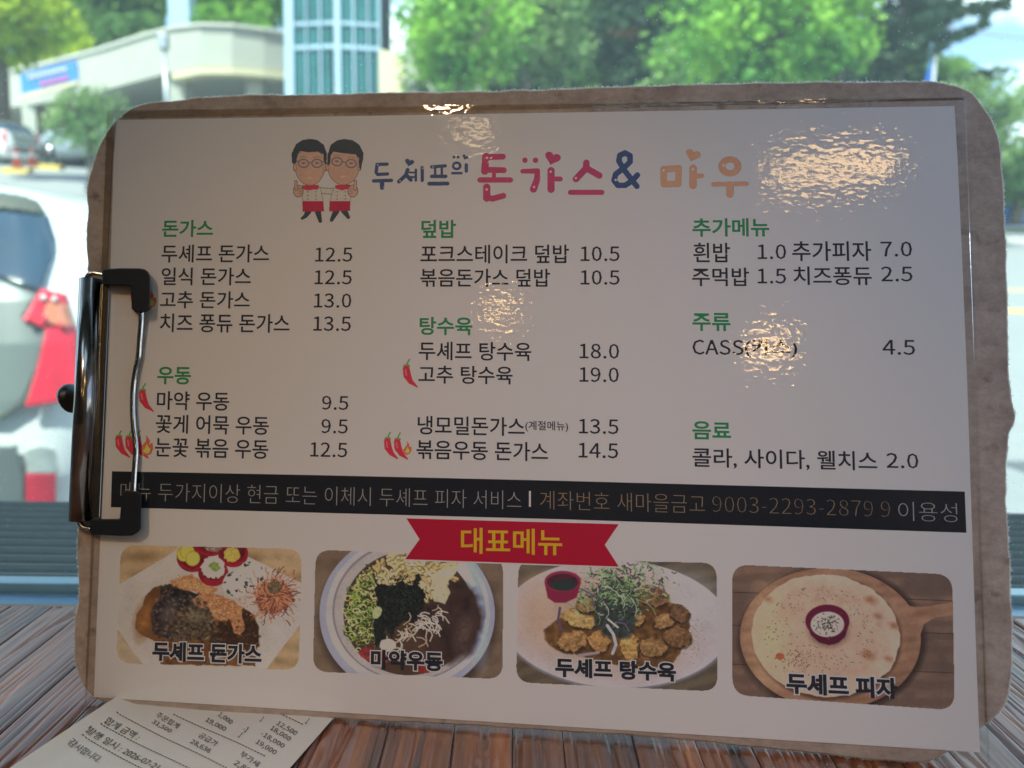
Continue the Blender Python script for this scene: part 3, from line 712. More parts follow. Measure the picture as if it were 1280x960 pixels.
for mir in (False, True):
    t_ = patch('tail_light', [(51, 361), (104, 372), (112, 420), (108, 495), (70, 503), (31, 509), (46, 462), (58, 410), (28, 399)], M['tailred'], 0.055, 2, mirror=mir)
    a_ = patch('amber_lens', [(60, 378), (98, 382), (103, 405), (84, 408), (52, 402)], M['tailamber'], 0.068, 1.5, mirror=mir); a_.parent = t_
    for bx, by, br in ((54, 371, 3.5), (68, 373, 3.5), (36, 398, 4), (56, 398, 3.5), (76, 406, 3)):
        b_ = patch('lamp_cell', [(bx + br * math.cos(k * .7), by + br * math.sin(k * .7)) for k in range(9)], M['lampclear'] if by < 380 else M['tailred'], 0.08, 1.2, mirror=mir); b_.parent = t_
    patch('bumper_lamp', [(32, 562), (50, 555), (70, 562), (74, 592), (34, 592)], M['lampclear'], 0.045, 2, mirror=mir)
    patch('bumper_reflector', [(33, 593), (70, 593), (69, 640), (34, 640)], M['tailred'], 0.046, 2, mirror=mir)
patch('bumper_recess', [(-330, 556), (20, 556), (30, 600), (30, 650), (-330, 650)], M['hatch_paint'], 0.03, 3)
patch('panel_seam', [(-330, 523), (0, 519), (30, 499), (48, 462), (60, 412), (63, 414), (51, 464), (33, 502), (0, 524), (-330, 528)], M['spoiler'], 0.04, 1.0)
for sx in (-1, 1):
    for yy in (3.25, 5.35):
        wx = XC + sx * 0.74 - cl.x
        wh = tube('wheel', [(wx - 0.09, yy - cl.y, 0.29), (wx + 0.09, yy - cl.y, 0.29)], 0.29, M['tyre'], car, 24)
        ri = tube('rim', [(wx - 0.095, yy - cl.y, 0.29), (wx + 0.095, yy - cl.y, 0.29)], 0.19, M['rim'], wh, 18)
# cars far off: same build, other paint
def car_copy(label, loc, rz, paint, sc=1.0):
    r = car.copy(); COL.objects.link(r); r.location = loc; r.rotation_euler = (0, 0, rz); r.scale = (sc, sc, sc); r['label'] = label; r['group'] = 'cars parked across the street'
    for ch in car.children:
        c = ch.copy(); COL.objects.link(c); c.parent = r
        if ch.name.startswith('body'):
            c.material_slots[0].link = 'OBJECT'; c.material_slots[0].material = paint
        for gch in ch.children:
            d = gch.copy(); COL.objects.link(d); d.parent = c
    return r
p = at_depth(1275, 286, 27); car_copy('blue car parked far off at the right edge of the view', (p.x, p.y, p.z), R(80), M['blue_paint'])
p = at_depth(112, 200, 31); car_copy('grey blue car standing inside the dark parking bay', (p.x, p.y, p.z), R(75), M['grey_paint'])
p = at_depth(2, 204, 31); car_copy('pale car half cut off by the left edge beside the bay', (p.x, p.y, p.z), R(60), M['white_paint'])

# ================================================================== TABLE
def table_mat():
    m, n, b = new_mat('worn_brown_table_wood'); lk = n.links.new
    t = n.nodes.new('ShaderNodeTexCoord'); oi = n.nodes.new('ShaderNodeObjectInfo')
    mp = n.nodes.new('ShaderNodeMapping'); mp.inputs['Scale'].default_value = (1, 0.06, 1)
    cmb = n.nodes.new('ShaderNodeCombineXYZ'); mul = n.nodes.new('ShaderNodeMath'); mul.operation = 'MULTIPLY'; mul.inputs[1].default_value = 13
    va = n.nodes.new('ShaderNodeVectorMath'); va.operation = 'ADD'
    a1 = n.nodes.new('ShaderNodeTexNoise'); a1.inputs['Scale'].default_value = 200; a1.inputs['Detail'].default_value = 6; a1.inputs['Roughness'].default_value = 0.6
    a2 = n.nodes.new('ShaderNodeTexNoise'); a2.inputs['Scale'].default_value = 45; a2.inputs['Detail'].default_value = 4
    a3 = n.nodes.new('ShaderNodeTexNoise'); a3.inputs['Scale'].default_value = 900; a3.inputs['Detail'].default_value = 2
    r = n.nodes.new('ShaderNodeValToRGB')
    e = r.color_ramp.elements; e[0].position = 0.3; e[0].color = (0.04, 0.014, 0.006, 1); e[1].position = 0.8; e[1].color = (0.42, 0.19, 0.06, 1)
    q = e.new(0.48); q.color = (0.19, 0.060, 0.018, 1); q = e.new(0.6); q.color = (0.27, 0.092, 0.028, 1)
    r2 = n.nodes.new('ShaderNodeValToRGB'); r2.color_ramp.elements[0].position = 0.3; r2.color_ramp.elements[0].color = (0.45, 0.4, 0.4, 1); r2.color_ramp.elements[1].position = 0.7; r2.color_ramp.elements[1].color = (1.4, 1.3, 1.2, 1)
    hs = n.nodes.new('ShaderNodeHueSaturation'); mm = n.nodes.new('ShaderNodeMath'); mm.operation = 'MULTIPLY_ADD'; mm.inputs[1].default_value = 0.4; mm.inputs[2].default_value = 0.85
    mu = n.nodes.new('ShaderNodeMixRGB'); mu.blend_type = 'MULTIPLY'; mu.inputs[0].default_value = 1
    lk(oi.outputs['Random'], mul.inputs[0]); lk(mul.outputs[0], cmb.inputs[0]); lk(mul.outputs[0], cmb.inputs[1])
    lk(t.outputs['Object'], va.inputs[0]); lk(cmb.outputs[0], va.inputs[1]); lk(va.outputs[0], mp.inputs[0])
    for z in (a1, a2, a3): lk(mp.outputs[0], z.inputs[0])
    lk(a1.outputs[0], r.inputs[0]); lk(a2.outputs[0], r2.inputs[0]); lk(r.outputs[0], mu.inputs[1]); lk(r2.outputs[0], mu.inputs[2])
    lk(oi.outputs['Random'], mm.inputs[0]); lk(mm.outputs[0], hs.inputs['Value']); lk(mu.outputs[0], hs.inputs['Color']); lk(hs.outputs[0], b.inputs['Base Color'])
    b.inputs['Roughness'].default_value = 0.4; b.inputs['Specular IOR Level'].default_value = 0.45; b.inputs['Sheen Weight'].default_value = 0.12; b.inputs['Sheen Roughness'].default_value = 0.5; b.inputs['Coat Weight'].default_value = 0.75; b.inputs['Coat Roughness'].default_value = 0.3; b.inputs['Coat IOR'].default_value = 1.5
    ad = n.nodes.new('ShaderNodeMath'); ad.operation = 'ADD'
    lk(a1.outputs[0], ad.inputs[0]); lk(a3.outputs[0], ad.inputs[1])
    bu = n.nodes.new('ShaderNodeBump'); bu.inputs['Strength'].default_value = 0.12; bu.inputs['Distance'].default_value = 0.0003
    lk(ad.outputs[0], bu.inputs['Height']); lk(bu.outputs[0], b.inputs['Normal'])
    return m
M['table'] = table_mat()
table = empty('table', (0, -0.1, 0)); meta(table, 'dark brown slatted wooden table with deep weathered grain under the clipboard', 'table')
PW = 0.021; x = -0.63; pi_ = 0
while x < 0.63:
    wpl = PW * (0.8 + 0.45 * ((pi_ * 37) % 10) / 10)
    ny_ = 80
    nx_ = int(wpl / 0.00045); xs = np.linspace(0.00012, wpl - 0.00012, nx_); ys = np.concatenate([np.linspace(-0.25, 0.08, 8)[:-1], np.linspace(0.08, Yt, ny_)])
    Xg, Yg = np.meshgrid(xs, ys)
    wx = Xg + x
    ridged = 1 - np.abs(vnoise(wx / 0.0030 + 0.3 * vnoise(wx * 0, Yg / 0.05, 9), Yg / 0.11, 2))
    fine = vnoise(wx / 0.0012, Yg / 0.03, 5)
    ridged2 = 1 - np.abs(vnoise(wx / 0.0016 + 5, Yg / 0.07, 14))
    Zg = -0.00045 * (np.clip(ridged2 - 0.84, 0, 1) / 0.16) * (vnoise(wx / 0.004, Yg / 0.05, 15) > -0.1) - 0.0012 * (np.clip(ridged - 0.80, 0, 1) / 0.2) ** 1.5 * (0.4 + 0.6 * np.abs(vnoise(wx / 0.006, Yg / 0.06, 12)) * 2) + 0.00010 * fine + 0.00012 * vnoise(wx / 0.012, Yg / 0.2, 7)
    ed = np.minimum(Xg, wpl - Xg); Zg -= 0.0006 * np.exp(-ed / 0.0004)
    n0 = len(xs); Zt = Zg - 0.0004
    V = np.c_[(Xg - wpl / 2).ravel(), (Yg + 0.1).ravel(), Zt.ravel()]
    ii, jj = np.meshgrid(np.arange(len(ys) - 1), np.arange(n0 - 1), indexing='ij'); q = (ii * n0 + jj).ravel()
    F = np.c_[q, q + 1, q + n0 + 1, q + n0]
    # sides and underside
    hx_ = wpl / 2 - 0.0003; y0_, y1_ = ys[0] + 0.1, ys[-1] + 0.1
    base = len(V); V = np.r_[V, [[-hx_, y0_, -0.028], [hx_, y0_, -0.028], [hx_, y1_, -0.028], [-hx_, y1_, -0.028]], [[-hx_, y0_, -0.0012], [hx_, y0_, -0.0012], [hx_, y1_, -0.0006], [-hx_, y1_, -0.0006]]]
    F = np.r_[F, [[base, base + 3, base + 2, base + 1], [base, base + 4, base + 7, base + 3], [base + 1, base + 2, base + 6, base + 5], [base + 3, base + 7, base + 6, base + 2], [base, base + 1, base + 5, base + 4]]]
    o = np_mesh('plank', V, F, M['table'], table, smooth=False)
    o.location = (x + wpl / 2, 0, TABLE_Z)
    x += wpl; pi_ += 1
box('back_edging', (-0.63, Yt + 0.1002, TABLE_Z - 0.03), (0.63, Yt + 0.1028, TABLE_Z - 0.0006), simple('worn_edge_wood', (0.30, 0.20, 0.13), 0.6, var=0.4, vscale=40), table)
for sx in (-0.58, 0.58):
    for sy in (-0.1, Yt + 0.02):
        box('leg', (sx - 0.025, sy - 0.025, 0.0), (sx + 0.025, sy + 0.025, TABLE_Z - 0.03), M['table'], table)
box('apron', (-0.6, -0.12, TABLE_Z - 0.09), (0.6, Yt + 0.07, TABLE_Z - 0.0285), M['table'], table)

# ================================================================== CLIPBOARD
clip = empty('clipboard', mat=BM); meta(clip, 'brown pressed wood clipboard with torn fuzzy edges leaning upright on the table', 'clipboard')
OUT = [(109, 235), (111, 222), (117, 201), (123, 183), (131, 168), (138, 158), (146, 149), (153, 142), (161, 136), (175, 130.5), (190, 127.5), (210, 126), (230, 124), (258, 121), (300, 119), (400, 117), (500, 115.8), (590, 114), (640, 112.5), (700, 110.5), (800, 107), (900, 104), (1040, 101.6), (1100, 101), (1140, 101.2), (1172, 102.5), (1188, 105), (1200, 108), (1210, 112), (1217, 116), (1223, 123), (1232, 136), (1243, 153), (1248, 167), (1252, 186), (1254, 215), (1256, 245), (1258.5, 308), (1260, 381), (1261.5, 450), (1263, 480), (1265, 500), (1269, 516), (1268, 528), (1263, 540), (1261, 560), (1258, 585), (1258.5, 622), (1261, 660), (1263, 700), (1264, 750), (1266, 790), (1266, 830), (1264, 858), (1260, 874), (1251, 890), (1240, 901), (1227, 911), (1205, 927), (1170, 948), (1145, 954), (1100, 950.5), (1000, 941), (900, 930), (812, 921), (700, 914.5), (613, 909), (500, 903), (420, 899), (350, 895.5), (310, 893.5), (240, 891), (199, 889), (180, 887), (165, 885), (150, 882.5), (134, 878.5), (118, 871.5), (107, 862), (101, 852), (96, 840), (93.5, 828), (92.5, 812), (92, 790), (93.5, 770), (97, 750), (97, 720), (96, 690), (97, 660), (100, 620), (103, 560), (105, 480), (107, 400), (109, 330), (108, 300), (109, 265)]
op = [bd(px, py) for px, py in OUT]
path = []
for i in range(len(op)):
    a, b2 = op[i], op[(i + 1) % len(op)]; k = max(1, int((b2 - a).length / 0.0009))
    p0 = op[i - 1]; p3 = op[(i + 2) % len(op)]
    for j in range(k):
        t = j / k
        path.append(0.5 * ((2 * a) + (b2 - p0) * t + (2 * p0 - 5 * a + 4 * b2 - p3) * t * t + (3 * a - p0 - 3 * b2 + p3) * t ** 3))
NP_ = len(path); pa = np.array([(p.x, p.y) for p in path])
tg = np.roll(pa, -1, 0) - np.roll(pa, 1, 0); tg /= np.linalg.norm(tg, axis=1)[:, None] + 1e-9
nrm = np.c_[-tg[:, 1], tg[:, 0]]
cen = pa.mean(0); sgn = np.sign(((pa - cen) * nrm).sum(1).mean()); nrm *= sgn
arc = np.cumsum(np.r_[0, np.linalg.norm(np.diff(pa, axis=0), axis=1)])
jit = 0.00016 * vnoise(arc / 0.0016, arc * 0, 3) + 0.00028 * vnoise(arc / 0.007, arc * 0, 4)
lay = [(-0.0006, 0.0, 0.0001), (-0.0, 0.00005, -0.0004), (0.0001, 0.0002, -0.0016), (0.00025, 0.0, -0.0028), (-0.0003, 0.0, -0.0038)]
vs = []; mids = []
for li, (offn, _, z) in enumerate(lay):
    jj_ = jit + 0.00010 * vnoise(arc / 0.001, arc * 0, 10 + li)
    if li == 0: jj_ = jit * 0.8
    for k in range(NP_):
        vs.append((pa[k, 0] + nrm[k, 0] * (offn + jj_[k]), pa[k, 1] + nrm[k, 1] * (offn + jj_[k]), z))
fs = []
for li in range(len(lay) - 1):
    for k in range(NP_): fs.append((li * NP_ + k, li * NP_ + (k + 1) % NP_, (li + 1) * NP_ + (k + 1) % NP_, (li + 1) * NP_ + k)); mids.append(1)
fs.append(tuple(range(NP_))[::-1]); mids.append(0); fs.append(tuple((len(lay) - 1) * NP_ + k for k in range(NP_))); mids.append(0)
brd = mesh_obj('board', vs, fs, parent=clip, mats=[M['board'], M['board_edge']], midx=mids)
bmx = bmesh.new(); bmx.from_mesh(brd.data); bmesh.ops.recalc_face_normals(bmx, faces=bmx.faces); bmesh.ops.triangulate(bmx, faces=[f for f in bmx.faces if len(f.verts) > 4]); bmx.to_mesh(brd.data); bmx.free()
# loose fibres round the torn edge
VV = []; FFq = []; c_ = 0
g = np.random.default_rng(8)
for k in range(20000):
    i = g.integers(0, NP_); o2 = pa[i] + nrm[i] * (jit[i] - 0.0001) + tg[i] * (g.random() - .5) * 0.0009
    z = -0.0001 - g.random() * 0.0034; d = nrm[i] * (0.4 + g.random()) + tg[i] * (g.random() - .5) * 2.2; d /= np.linalg.norm(d)
    Lf = 0.00045 + 0.00035 * g.random() ** 2 + (0.0012 if g.random() < 0.004 else 0); wv = 0.00004 + 0.00004 * g.random()
    s_ = np.array([-d[1], d[0]]) * wv; e_ = o2 + d * Lf; dz = (g.random() - .5) * 0.0005
    VV += [[*(o2 - s_), z], [*(o2 + s_), z], [*(e_ + s_ * .4), z + dz], [*(e_ - s_ * .4), z + dz]]; FFq.append([c_, c_ + 1, c_ + 2, c_ + 3]); c_ += 4
o = np_mesh('edge_fibres', np.array(VV), np.array(FFq), M['fibre'], clip); o['kind'] = 'stuff'

# ------------------------------------------------------------------ menu sheet
menu = empty('menu_sheet', mat=BM @ Matrix.Translation((0, 0, 0.0003))); meta(menu, 'laminated printed menu sheet with food photos held on the clipboard', 'menu')
Z0 = Vector((0, 0, 0.0003))
HP = 0.45                                # paper face, mm in front of the board
PC = [(146, 150), (1193, 132.5), (1225, 940.5), (117.5, 871.5)]
LEFT = [(146, 150), (142, 200), (139, 300), (134, 470), (129, 600), (125, 680), (120, 800), (117.5, 871.5)]
RIGHT = [(1193, 132.5), (1197, 200), (1203, 330), (1209, 480), (1213, 600), (1217, 720), (1221, 840), (1225, 940.5)]
vs = []
for h in (HP, 0.28):
    for pl_ in (LEFT, RIGHT):
        for p in pl_: vs.append(bd(p[0], p[1], h) - Z0)
n8 = 8; fs = [tuple(list(range(0, n8)) + list(range(2 * n8 - 1, n8 - 1, -1))), tuple(list(range(2 * n8, 3 * n8))[::-1] + list(range(3 * n8, 4 * n8)))]
ringi = list(range(0, n8)) + list(range(2 * n8 - 1, n8 - 1, -1))
for i in range(len(ringi)):
    a, b2 = ringi[i], ringi[(i + 1) % len(ringi)]; fs.append((a, a + 2 * n8, b2 + 2 * n8, b2))
bm = bmesh.new(); bv = [bm.verts.new(v) for v in vs]
for f in fs: bm.faces.new([bv[i] for i in f])
bm_obj('paper', bm, M['paper'], menu)
def poly_on(name, pts, mat, h, parent=menu):
    return mesh_obj(name, [bd(x, y, h) - Z0 for x, y in pts], [tuple(range(len(pts)))], mat, parent)

# rows slope with their height on the sheet, as the sheet leans
def slope(y): return float(np.interp(y, [140, 300, 600, 905], [-0.0167, -0.003, 0.0235, 0.061]))
def lean(x): return float(np.interp(x, [130, 1209], [-0.0396, 0.0396]))
_cache = {}
# outlines of the digits and a few signs in the menu's sans serif: advance, points, faces
SHAPES = {
    '0': (388, [74,460,195,527,315,460,359,258,315,55,195,-14,74,55,31,258,261,419,195,467,128,419,101,258,128,97,195,48,261,97,288,258], [[0,9,1],[9,2,1],[0,10,9],[8,2,9],[7,10,0],[8,3,2],[7,11,10],[15,3,8],[15,4,3],[6,11,7],[6,12,11],[14,4,15],[6,13,12],[13,4,14],[13,5,4],[5,13,6]]),
    '1': (388, [172,58,172,432,80,432,80,480,143,496,190,518,245,518,245,58,348,58,348,-4,57,-4,57,58], [[4,6,5],[4,1,6],[1,7,6],[3,1,4],[2,1,3],[0,7,1],[10,0,11],[10,7,0],[10,8,7],[10,9,8]]),
    '2': (388, [205,226,261,369,239,439,171,466,116,450,65,405,21,448,93,506,180,527,292,485,334,372,277,213,138,56,169,58,211,60,358,60,358,-4,26,-4,26,40], [[7,9,8],[6,9,7],[6,3,9],[3,2,9],[2,10,9],[6,4,3],[6,5,4],[1,10,2],[1,11,10],[0,11,1],[18,11,0],[18,12,11],[13,15,14],[13,16,15],[12,16,13],[18,16,12],[17,16,18]]),
    '3': (388, [52,109,108,66,180,49,252,73,280,139,246,210,120,239,120,295,232,323,262,389,240,445,180,466,124,453,73,415,33,462,101,509,182,527,293,492,337,395,311,314,245,269,245,270,321,226,354,137,304,26,184,-14,83,8,14,61], [[15,17,16],[14,17,15],[14,11,17],[11,10,17],[10,18,17],[14,12,11],[13,12,14],[9,18,10],[9,19,18],[8,19,9],[7,19,8],[7,21,19],[21,20,19],[6,21,7],[6,22,21],[5,22,6],[5,23,22],[4,23,5],[3,23,4],[3,24,23],[27,1,0],[2,24,3],[27,2,1],[26,2,27],[26,24,2],[26,25,24]]),
    '4': (388, [10,137,10,185,225,518,303,518,303,197,371,197,371,137,303,137,303,-4,234,-4,234,137,235,397,237,439,241,439,223,404,201,365,89,197,234,197,234,350], [[1,3,2],[1,12,3],[12,13,3],[13,4,3],[1,14,12],[14,11,12],[14,11,13],[11,4,13],[1,15,14],[18,4,11],[1,16,15],[17,4,18],[1,17,16],[1,4,17],[1,5,4],[1,6,5],[0,6,1],[10,6,0],[9,7,10],[7,6,10],[9,8,7]]),
    '5': (388, [50,107,105,66,177,49,251,80,282,165,254,248,179,278,137,270,94,247,56,271,73,518,331,518,331,454,137,454,125,317,154,329,197,335,309,295,356,167,303,33,184,-14,82,8,13,58], [[9,13,10],[13,11,10],[13,12,11],[9,14,13],[15,17,16],[14,17,15],[9,17,14],[9,6,17],[6,5,17],[5,18,17],[9,7,6],[8,7,9],[4,18,5],[4,19,18],[3,19,4],[22,1,0],[2,19,3],[22,2,1],[21,2,22],[21,19,2],[21,20,19]]),
    '6': (388, [93,462,228,527,300,512,356,470,313,425,275,455,232,465,144,420,107,269,152,306,216,323,323,282,363,157,318,34,211,-14,84,51,35,245,269,76,293,158,271,237,205,266,156,252,106,205,138,87,211,46], [[0,2,1],[0,3,2],[0,6,3],[6,5,3],[5,4,3],[0,7,6],[16,7,0],[16,8,7],[9,11,10],[8,11,9],[8,20,11],[20,19,11],[19,12,11],[16,20,8],[16,21,20],[16,22,21],[15,22,16],[18,12,19],[15,23,22],[17,12,18],[17,13,12],[15,24,23],[24,13,17],[14,24,15],[14,13,24]]),
    '7': (388, [30,454,30,518,360,518,360,474,243,254,209,-4,134,-4,172,251,276,454], [[0,2,1],[0,3,2],[0,8,3],[8,4,3],[7,4,8],[7,5,4],[6,5,7]]),
    '8': (388, [58,217,122,272,122,271,74,319,52,391,94,489,197,526,304,487,343,386,319,310,275,260,275,260,334,210,361,123,315,26,196,-14,75,26,27,127,257,444,197,469,141,447,120,391,153,324,230,284,266,330,279,382,252,199,161,244,113,197,94,133,123,69,197,43,265,66,291,125], [[5,7,6],[4,20,5],[20,19,5],[19,7,5],[19,18,7],[18,8,7],[4,21,20],[25,8,18],[3,21,4],[3,22,21],[25,9,8],[24,9,25],[23,9,24],[3,23,22],[2,1,3],[1,23,3],[23,11,9],[11,10,9],[1,11,23],[0,27,1],[27,11,1],[27,12,11],[0,28,27],[26,12,27],[17,28,0],[26,13,12],[33,13,26],[17,29,28],[17,30,29],[16,30,17],[32,13,33],[32,14,13],[16,31,30],[31,14,32],[16,14,31],[15,14,16]]),
    '9': (388, [75,89,117,59,162,49,246,94,283,245,238,208,172,190,66,232,26,356,71,480,178,527,305,465,355,279,297,54,165,-14,91,2,34,43,120,438,96,356,118,276,183,247,234,262,285,312,252,428,179,468], [[9,11,10],[8,17,9],[17,24,9],[24,11,9],[23,11,24],[23,12,11],[8,18,17],[22,12,23],[7,18,8],[7,19,18],[21,12,22],[21,4,12],[4,13,12],[7,20,19],[20,4,21],[7,4,20],[7,5,4],[3,13,4],[6,5,7],[2,13,3],[16,1,0],[16,2,1],[2,14,13],[16,14,2],[15,14,16]]),
    '.': (194, [61,78,97,93,133,78,148,39,133,1,97,-14,61,1,46,39], [[0,2,1],[7,2,0],[7,3,2],[6,3,7],[6,4,3],[6,5,4]]),
    'C': (447, [102,455,268,527,353,507,415,460,375,411,326,448,269,461,155,407,112,258,154,108,267,52,330,67,386,112,428,64,354,6,264,-14,101,58,36,256], [[0,2,1],[0,6,2],[6,3,2],[0,7,6],[5,3,6],[5,4,3],[17,7,0],[17,8,7],[17,9,8],[16,9,17],[11,13,12],[16,10,9],[10,13,11],[10,14,13],[15,10,16],[15,14,10]]),
    'A': (426, [252,518,429,-4,351,-4,302,152,121,152,71,-4,-3,-4,173,518,261,286,234,372,210,456,213,456,190,372,163,286,140,212,283,212], [[6,10,7],[10,0,7],[10,11,0],[11,1,0],[6,12,10],[12,9,10],[12,9,11],[9,1,11],[8,1,9],[6,13,12],[15,1,8],[6,14,13],[6,4,14],[4,15,14],[4,3,15],[3,1,15],[6,5,4],[2,1,3]]),
    'S': (417, [71,117,138,69,213,52,290,74,317,131,293,186,233,219,160,251,88,297,53,387,100,488,219,527,306,509,376,460,337,412,282,449,219,461,153,442,128,391,154,339,211,309,284,278,360,227,392,136,343,30,213,-14,111,7,27,66], [[10,12,11],[10,13,12],[9,17,10],[17,16,10],[16,13,10],[15,13,16],[15,14,13],[9,18,17],[9,19,18],[8,19,9],[8,20,19],[8,21,20],[7,21,8],[7,22,21],[6,22,7],[6,23,22],[5,23,6],[4,23,5],[4,24,23],[3,24,4],[27,1,0],[2,24,3],[27,2,1],[26,2,27],[26,24,2],[26,25,24]]),
    '(': (236, [87,409,165,579,212,557,144,392,122,218,144,43,212,-122,165,-143,87,26,60,218], [[0,2,1],[0,3,2],[9,3,0],[9,4,3],[8,4,9],[8,5,4],[8,6,5],[7,6,8]]),
    ')': (236, [93,43,115,218,93,392,24,557,72,579,149,409,177,218,149,26,72,-143,24,-122], [[3,5,4],[2,5,3],[2,6,5],[1,6,2],[1,7,6],[0,7,1],[9,7,0],[9,8,7]]),
    ',': (194, [84,-54,101,-6,99,-6,63,7,48,43,64,80,101,93,144,71,159,13,131,-78,51,-140,32,-94], [[5,7,6],[4,7,5],[4,8,7],[3,8,4],[3,1,8],[1,9,8],[2,1,3],[0,9,1],[11,9,0],[11,10,9]]),
    '-': (243, [216,225,216,167,28,167,28,225], [[2,0,3],[2,1,0]]),
    ':': (194, [61,78,97,93,133,78,148,39,133,1,97,-14,61,1,46,39,61,361,97,376,133,361,148,322,133,283,97,268,61,283,46,322], [[8,10,9],[15,10,8],[15,11,10],[15,12,11],[14,12,15],[14,13,12],[0,2,1],[7,2,0],[7,3,2],[6,3,7],[6,4,3],[6,5,4]]),
    'thin 0': (388, [93,446,195,503,296,446,337,258,296,68,195,10,93,68,52,258,281,431,195,493,108,431,79,258,108,84,195,22,281,84,310,258], [[0,9,1],[9,2,1],[0,10,9],[8,2,9],[8,3,2],[7,10,0],[7,11,10],[15,3,8],[7,12,11],[14,3,15],[6,12,7],[14,4,3],[6,13,12],[13,4,14],[5,13,6],[13,5,4]]),
    'thin 1': (388, [193,36,193,453,102,453,102,464,150,476,195,496,223,496,223,36,326,36,326,17,79,17,79,36], [[4,6,5],[4,1,6],[1,7,6],[3,1,4],[2,1,3],[0,7,1],[10,0,11],[10,7,0],[10,8,7],[10,9,8]]),
    'thin 2': (388, [223,214,284,368,256,455,172,489,105,469,66,434,53,446,102,486,178,505,275,468,311,372,259,224,87,30,171,37,212,38,337,38,337,17,48,17,48,31], [[7,3,8],[3,9,8],[7,4,3],[2,9,3],[6,4,7],[6,5,4],[2,10,9],[1,10,2],[1,11,10],[0,11,1],[0,12,11],[18,12,0],[13,15,14],[13,16,15],[12,16,13],[17,12,18],[17,16,12]]),
    'thin 3': (388, [56,79,99,46,181,26,268,56,303,140,261,229,142,256,142,278,248,305,285,389,257,462,181,488,115,472,76,444,64,458,110,489,181,505,277,475,314,393,292,327,224,280,224,258,304,212,331,138,289,43,183,8,92,28,44,65], [[15,11,16],[11,17,16],[14,12,15],[12,11,15],[10,17,11],[10,18,17],[14,13,12],[9,18,10],[9,19,18],[8,19,9],[8,20,19],[7,20,8],[7,21,20],[6,21,7],[6,5,21],[5,22,21],[4,22,5],[4,23,22],[3,23,4],[3,24,23],[27,1,0],[26,1,27],[2,24,3],[26,2,1],[2,25,24],[25,2,26]]),
    'thin 4': (388, [31,158,31,178,237,496,281,496,281,176,350,176,350,158,281,158,281,17,255,17,255,158,256,396,259,460,229,460,204,414,183,377,49,176,255,176,255,350], [[1,13,2],[13,3,2],[13,12,3],[12,4,3],[1,14,13],[11,4,12],[1,15,14],[18,4,11],[1,16,15],[17,4,18],[0,16,1],[0,17,16],[0,4,17],[0,5,4],[0,6,5],[10,6,0],[9,7,10],[7,6,10],[9,8,7]]),
    'thin 5': (388, [54,77,95,46,179,26,268,64,304,165,271,264,182,300,130,291,95,272,78,283,93,496,309,496,309,476,118,476,100,284,160,309,195,313,293,278,333,167,287,50,182,9,91,28,43,62], [[9,13,10],[13,11,10],[13,12,11],[9,14,13],[15,17,16],[14,7,15],[7,6,15],[6,17,15],[5,17,6],[14,8,7],[9,8,14],[5,18,17],[4,18,5],[4,19,18],[3,19,4],[22,1,0],[2,19,3],[21,1,22],[2,20,19],[21,2,1],[20,2,21]]),
    'thin 6': (388, [111,447,231,505,291,492,324,468,311,454,284,475,230,488,125,435,71,211,162,287,215,301,306,266,341,158,301,50,211,10,103,66,57,245,287,61,315,157,289,253,206,289,145,271,82,211,120,72,210,22], [[0,6,1],[6,2,1],[6,3,2],[0,7,6],[5,3,6],[4,3,5],[16,7,0],[16,8,7],[9,20,10],[20,11,10],[9,21,20],[19,11,20],[8,21,9],[8,22,21],[19,12,11],[18,12,19],[15,8,16],[15,22,8],[15,23,22],[18,13,12],[17,13,18],[15,24,23],[14,24,15],[24,13,17],[24,14,13]]),
    'thin 7': (388, [51,476,51,496,339,496,339,479,222,260,190,17,158,17,193,245,311,476], [[0,2,1],[0,3,2],[0,8,3],[8,4,3],[7,4,8],[7,5,4],[6,5,7]]),
    'thin 8': (388, [76,205,143,262,143,279,93,330,75,390,110,472,197,503,288,470,320,385,300,321,253,268,253,251,315,198,338,125,300,43,196,9,91,43,51,129,274,460,197,492,125,464,96,390,137,308,236,257,286,320,301,383,267,215,156,270,94,209,71,132,107,52,197,21,281,49,314,126], [[5,19,6],[19,7,6],[5,20,19],[18,7,19],[4,20,5],[18,8,7],[4,21,20],[25,8,18],[4,22,21],[3,22,4],[25,9,8],[24,9,25],[2,22,3],[24,10,9],[23,10,24],[2,23,22],[1,27,2],[27,23,2],[1,28,27],[26,23,27],[23,11,10],[0,28,1],[26,11,23],[26,12,11],[33,12,26],[0,29,28],[17,29,0],[33,13,12],[17,30,29],[16,30,17],[32,13,33],[32,14,13],[16,31,30],[31,14,32],[15,31,16],[31,15,14]]),
    'thin 9': (388, [78,60,108,39,165,26,264,80,320,303,228,227,173,213,83,248,49,355,88,464,177,504,287,450,333,279,279,68,162,9,99,22,66,46,102,453,73,356,100,261,182,224,245,243,309,306,270,443,179,492], [[9,24,10],[24,11,10],[9,17,24],[23,11,24],[8,17,9],[8,18,17],[23,12,11],[22,4,23],[4,12,23],[8,19,18],[7,19,8],[21,4,22],[21,5,4],[3,12,4],[3,13,12],[7,20,19],[6,20,7],[20,5,21],[20,6,5],[2,13,3],[2,14,13],[16,1,0],[15,1,16],[15,2,1],[15,14,2]]),
    'thin -': (243, [194,204,194,189,49,189,49,204], [[2,0,3],[2,1,0]]),
}
